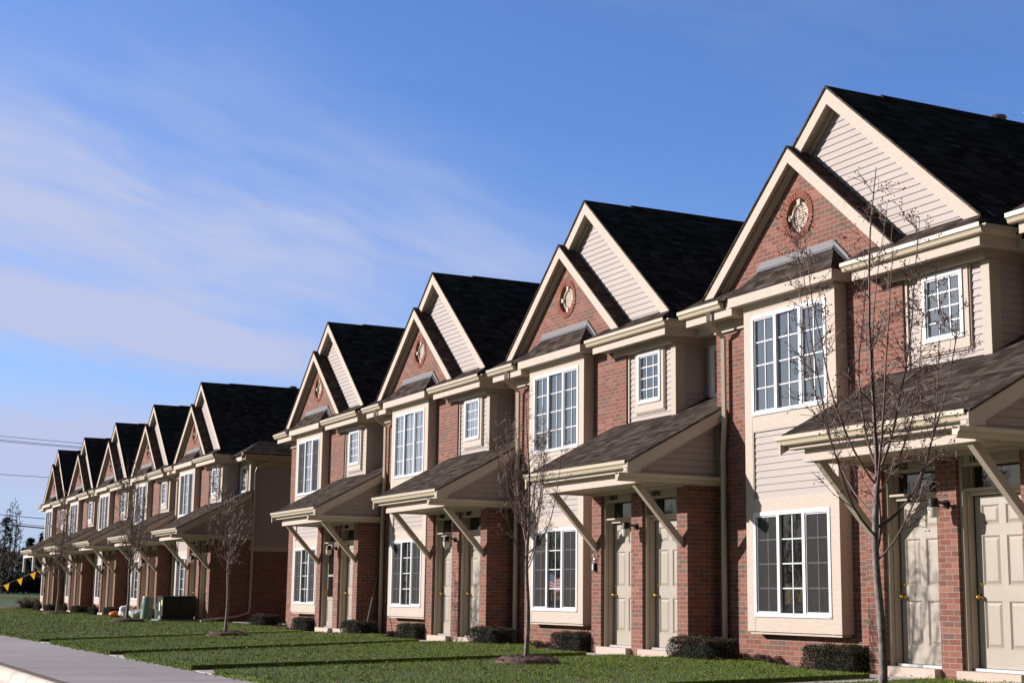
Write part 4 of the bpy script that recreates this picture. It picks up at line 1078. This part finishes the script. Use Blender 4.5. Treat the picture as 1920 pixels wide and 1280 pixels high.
def brush(name, label, boxes, n, m, size):
    rr = random.Random(9); b = MB()
    for _ in range(n):
        x0, x1, y0, y1, h = rr.choice(boxes); x, y = rr.uniform(x0, x1), rr.uniform(y0, y1); k = math.sin(math.pi * (y - y0) / (y1 - y0)) ** .4
        z = .8 + h * k * rr.random() ** .6; s = rr.uniform(.5, 1.4) * size
        u = Vector((rr.gauss(0,.3), rr.gauss(0,.3), 1)).normalized(); v_ = Vector((rr.gauss(0,1), rr.gauss(0,1), 0)).normalized()
        p = Vector((x, y, z)); b.poly([p, p + v_*s*.10, p + u*s + v_*s*.2, p + u*s + v_*s*.12])
    tag(link(name, b.mesh(name), M[m]), label, 'thicket', kind='stuff')
brush('thicket', 'hazy purple grey thicket of leafless brush beyond the evergreens', [(-146,-138,4,13,3.9),(-146,-138,10,19,3.7)], 16000, 'brush', .5)
brush('undergrowth', 'dark undergrowth along the foot of the distant trees', [(-122,-109,1,14,1.5),(-112,-109,2,9,1.1)], 9000, 'conif', .5)
M['redbrush'] = noisy('red_brown_brush', (.10,.05,.035), (.16,.085,.06), 2, .9, 0)
def loose_shrub(loc, r, h, label, seed):
    rr = random.Random(seed); t = empty('leafless_shrub', loc); tag(t, label, 'shrub', 'leafless shrubs beyond the row'); b = MB()
    for _ in range(220):
        a = rr.uniform(0, 6.28); q = rr.uniform(.1, 1); e = Vector((r*q*math.cos(a), r*q*math.sin(a), h*rr.uniform(.5, 1.05) * (1.1 - .5*q))); m_ = e * .5 + Vector((0,0,h*.08)); b.tube([(0,0,0), m_, e], [.012,.008,.005], 3, cap=False)
    part_free('branches', b, M['redbrush'], t)
loose_shrub((-71.5, .6, LT), .9, .95, 'reddish leafless shrub at the foot of the farthest house end', 1)
loose_shrub((-76, .3, LT), .8, .7, 'low leafless shrub left of the farthest house', 2)
# woods across the street, mirrored in the window panes
rr = random.Random(12); b = MB()
for _ in range(15000):
    x = rr.uniform(-240, 60); y = rr.uniform(-78, -62); h = 7.5 + 2.2*math.sin(x*.21) + 1.5*math.sin(x*.57+1); z = h * rr.random() ** .75
    u = Vector((rr.gauss(0,.45), rr.gauss(0,.3), 1)).normalized(); v_ = Vector((1, rr.gauss(0,.3), 0)).normalized(); s = rr.uniform(.8, 2.4); w = rr.uniform(.05,.22)
    p = Vector((x, y, z)); b.poly([p, p + v_*w, p + u*s + v_*w*.6, p + u*s])
M['woods'] = noisy('bark_painted_backlit', (.030,.025,.022), (.06,.05,.045), 1, .9, 0)  # darkness of the backlit side is painted into this bark colour
tag(link('woods', b.mesh('woods'), M['woods']), 'leafless woods on the far side of the street', 'woods', kind='stuff')

# ------------------------------------------------------------------ overhead wires
M['wire'] = mat('black_wire', (.03,.03,.035), .6); M['pole'] = noisy('weathered_pole_wood', (.12,.09,.07), (.2,.16,.13), 5, .9, .4)
WX = -120
W = [('topmost overhead wire crossing the sky at the left', 3.70, 14.28, 10.73, 14.03, .022), ('second overhead wire from the top', 3.72, 13.95, 10.66, 13.71, .022),
 ('third overhead wire from the top, closely below the second', 3.73, 13.83, 10.67, 13.60, .022), ('single overhead wire level with the far gables', 3.92, 10.98, 8.04, 10.89, .022),
 ('thin overhead wire above the thick low pair', 4.15, 7.52, 7.95, 7.29, .03), ('thin overhead wire just above the thick cable', 4.77, 6.87, 7.95, 6.63, .022), ('thick black low cable, lowest of the overhead wires', 4.21, 6.73, 7.96, 6.47, .055)]
for lab, y0, z0, y1, z1, r in W:
    s = (z1 - z0) / (y1 - y0); b = MB(); pts = []
    for k in range(21):
        y = -24 + 3.6 * k; z = z0 + s * (y - y0) + .0009 * (y - y0) * (y - y1); pts.append((WX, y, z))
    b.tube(pts, r, 5); tag(link('overhead_wire', b.mesh('overhead_wire'), M['wire']), lab, 'wire', 'overhead wires at the left')
for y in (-24, 48):
    b = MB(); b.tube([(WX, y, -1), (WX, y, 16)], [.17, .11], 10); b.box(WX-.08, WX+.08, y-1.2, y+1.2, 14.9, 15.05)
    tag(link('utility_pole', b.mesh('utility_pole'), M['pole']), 'wooden utility pole carrying the overhead wires, outside the photo', 'pole', 'utility poles')

# ------------------------------------------------------------------ light, sky, camera
SUN = Vector((-.581, -.744, .329)).normalized()
el = math.asin(SUN.z); rot = math.atan2(SUN.x, SUN.y)
ld = bpy.data.lights.new('sun', 'SUN'); ld.energy = 5.0; ld.angle = R(.53); ld.color = (1, .94, .895)
lo = bpy.data.objects.new('sun', ld); C.objects.link(lo); lo.rotation_euler = SUN.to_track_quat('Z', 'Y').to_euler(); lo.location = (0, -30, 30)
w = bpy.data.worlds.new('World'); scene.world = w; w.use_nodes = True; nt = w.node_tree; bg = nt.nodes['Background']
class WN(NT):
    def __init__(s, t): s.t = t; s.n = t.nodes
n = WN(nt)
sky = n.new('TexSky', sky_type='NISHITA'); sky.sun_disc = False; sky.sun_elevation = el; sky.sun_rotation = rot % (2*math.pi); sky.air_density = 1.0; sky.dust_density = .6; sky.ozone_density = 3.0; sky.altitude = 200
gen = n.coord('Generated')
# thin high cloud: streaks in a sheared frame of the sky direction (azimuth, elevation)
s = n.new('SeparateXYZ'); n.link(gen, s.inputs[0])
az = n.math('ARCTAN2', s.outputs['Y'], n.math('MULTIPLY', s.outputs['X'], -1))   # 0 = -X, grows toward +Y (right in view)
elv = n.math('ARCSINE', s.outputs['Z'])
cv = n.new('CombineXYZ'); n.link(az, cv.inputs[0]); n.link(elv, cv.inputs[1])
flow = n.mapping(cv.outputs[0], (1, 1, 1), (0, 0, R(17)))
warp = n.new('TexNoise'); warp.inputs['Scale'].default_value = 5; warp.inputs['Detail'].default_value = 3; n.link(flow, warp.inputs['Vector'])
wv = n.new('VectorMath', operation='SCALE'); n.link(warp.outputs['Color'], wv.inputs[0]); wv.inputs['Scale'].default_value = .06
wa = n.new('VectorMath', operation='ADD'); n.link(flow, wa.inputs[0]); n.link(wv.outputs[0], wa.inputs[1])
c1 = n.noise(n.mapping(wa.outputs[0], (2.6, 11, 1), loc=(.7, 2.3, 0)), 1.0, 7, .58)
c2 = n.noise(n.mapping(wa.outputs[0], (9, 46, 1)), 1.0, 6, .6)
c3 = n.noise(n.mapping(wa.outputs[0], (1.6, 4.5, 1), loc=(3.1, .4, 0)), 1.0, 4, .5)
def band(c_el, width, slope, amp, a0=0.0):
    d = n.math('SUBTRACT', elv, n.math('ADD', c_el, n.math('MULTIPLY', n.math('SUBTRACT', az, a0), slope)))
    d = n.math('DIVIDE', d, width); return n.math('MULTIPLY', n.math('POWER', 2.718, n.math('MULTIPLY', n.math('MULTIPLY', d, d), -1)), amp)
# sky tint shaped for light: brightened along the view, dimmed away from the sun
vd = n.new('VectorMath', operation='DOT_PRODUCT'); n.link(gen, vd.inputs[0]); vd.inputs[1].default_value = (-.885, .432, .17)
mr = n.new('MapRange', interpolation_type='SMOOTHSTEP'); n.link(vd.outputs['Value'], mr.inputs[0]); mr.inputs[1].default_value = .55; mr.inputs[2].default_value = .92
sd = n.new('VectorMath', operation='DOT_PRODUCT'); n.link(gen, sd.inputs[0]); sd.inputs[1].default_value = (-.62, -.74, .25)
sm = n.new('MapRange', interpolation_type='SMOOTHSTEP'); n.link(sd.outputs['Value'], sm.inputs[0]); sm.inputs[1].default_value = .0; sm.inputs[2].default_value = .7
def fade(lo, hi):
    m = n.new('MapRange', interpolation_type='SMOOTHSTEP'); n.link(az, m.inputs[0]); m.inputs[1].default_value = lo; m.inputs[2].default_value = hi; m.inputs[3].default_value = 1; m.inputs[4].default_value = 0; return m.outputs[0]
b1 = n.math('MULTIPLY', band(.178, .019, -.12, 1.3, .13), fade(.22, .40))
b2 = n.math('MULTIPLY', band(.240, .090, -.10, .52, .13), fade(.25, .62))
b3 = n.math('MULTIPLY', band(.080, .034, .05, 1.2, .13), fade(.20, .42))
b4 = band(.215, .05, -.16, .30, .44)
tot = n.math('ADD', n.math('ADD', b1, b2), n.math('ADD', b3, b4))
tex = n.math('ADD', n.math('MULTIPLY', c1, 1.3), n.math('ADD', n.math('MULTIPLY', c2, .75), n.math('MULTIPLY', c3, .8)))
cl = n.math('MULTIPLY', tot, n.math('SUBTRACT', n.math('MULTIPLY', tex, 2.0), 1.95), True)
extra = n.math('MULTIPLY', n.ramp(n.math('MULTIPLY', c1, c3), [(.22,(0,0,0)),(.42,(1,1,1))]), n.math('MULTIPLY', mr.outputs[0], .2))
cl = n.math('ADD', cl, extra, True)
skyc = n.mix(mr.outputs[0], n.mix(sm.outputs[0], n.mix(1.0, sky.outputs[0], (.27,.27,.31), 'MULTIPLY'), n.mix(1.0, sky.outputs[0], (.95,.98,1.05), 'MULTIPLY')), n.mix(1.0, sky.outputs[0], (1.52,1.84,2.66), 'MULTIPLY'))
low = n.new('MapRange', interpolation_type='SMOOTHSTEP'); n.link(elv, low.inputs[0]); low.inputs[1].default_value = -.02; low.inputs[2].default_value = .11; low.inputs[3].default_value = .9; low.inputs[4].default_value = 0
skyc = n.mix(n.math('MULTIPLY', low.outputs[0], mr.outputs[0]), skyc, (5.9,7.1,10.6))

cl = n.math('MULTIPLY', cl, n.math('ADD', .35, n.math('MULTIPLY', mr.outputs[0], .65)))
col = n.mix(cl, skyc, (7.0,7.8,11.1))
n.link(col, bg.inputs['Color']); bg.inputs['Strength'].default_value = .055

cam = bpy.data.cameras.new('camera'); co_ = bpy.data.objects.new('camera', cam); C.objects.link(co_); scene.camera = co_
cam.sensor_width = 36; cam.sensor_fit = 'HORIZONTAL'; cam.lens = 52.90; cam.clip_start = .1; cam.clip_end = 4000
r_ = Vector((0.4406464515201191, 0.8975871480440609, 0.012962115138214514)); u_ = Vector((0.14595081995720818, -0.08588315168048516, 0.9855569199245904)); f_ = Vector((-0.8857364522907172, 0.4323903282030667, 0.16884768627345265))
mw = Matrix(((r_.x, u_.x, -f_.x, 16.306), (r_.y, u_.y, -f_.y, -13.571), (r_.z, u_.z, -f_.z, .895), (0,0,0,1)))
co_.matrix_world = mw
scene.view_settings.view_transform = 'Standard'; scene.view_settings.look = 'None'; scene.view_settings.exposure = .42; scene.view_settings.gamma = 1
scene.render.engine = 'CYCLES'
scene.cycles.max_bounces = 6; scene.cycles.transparent_max_bounces = 8
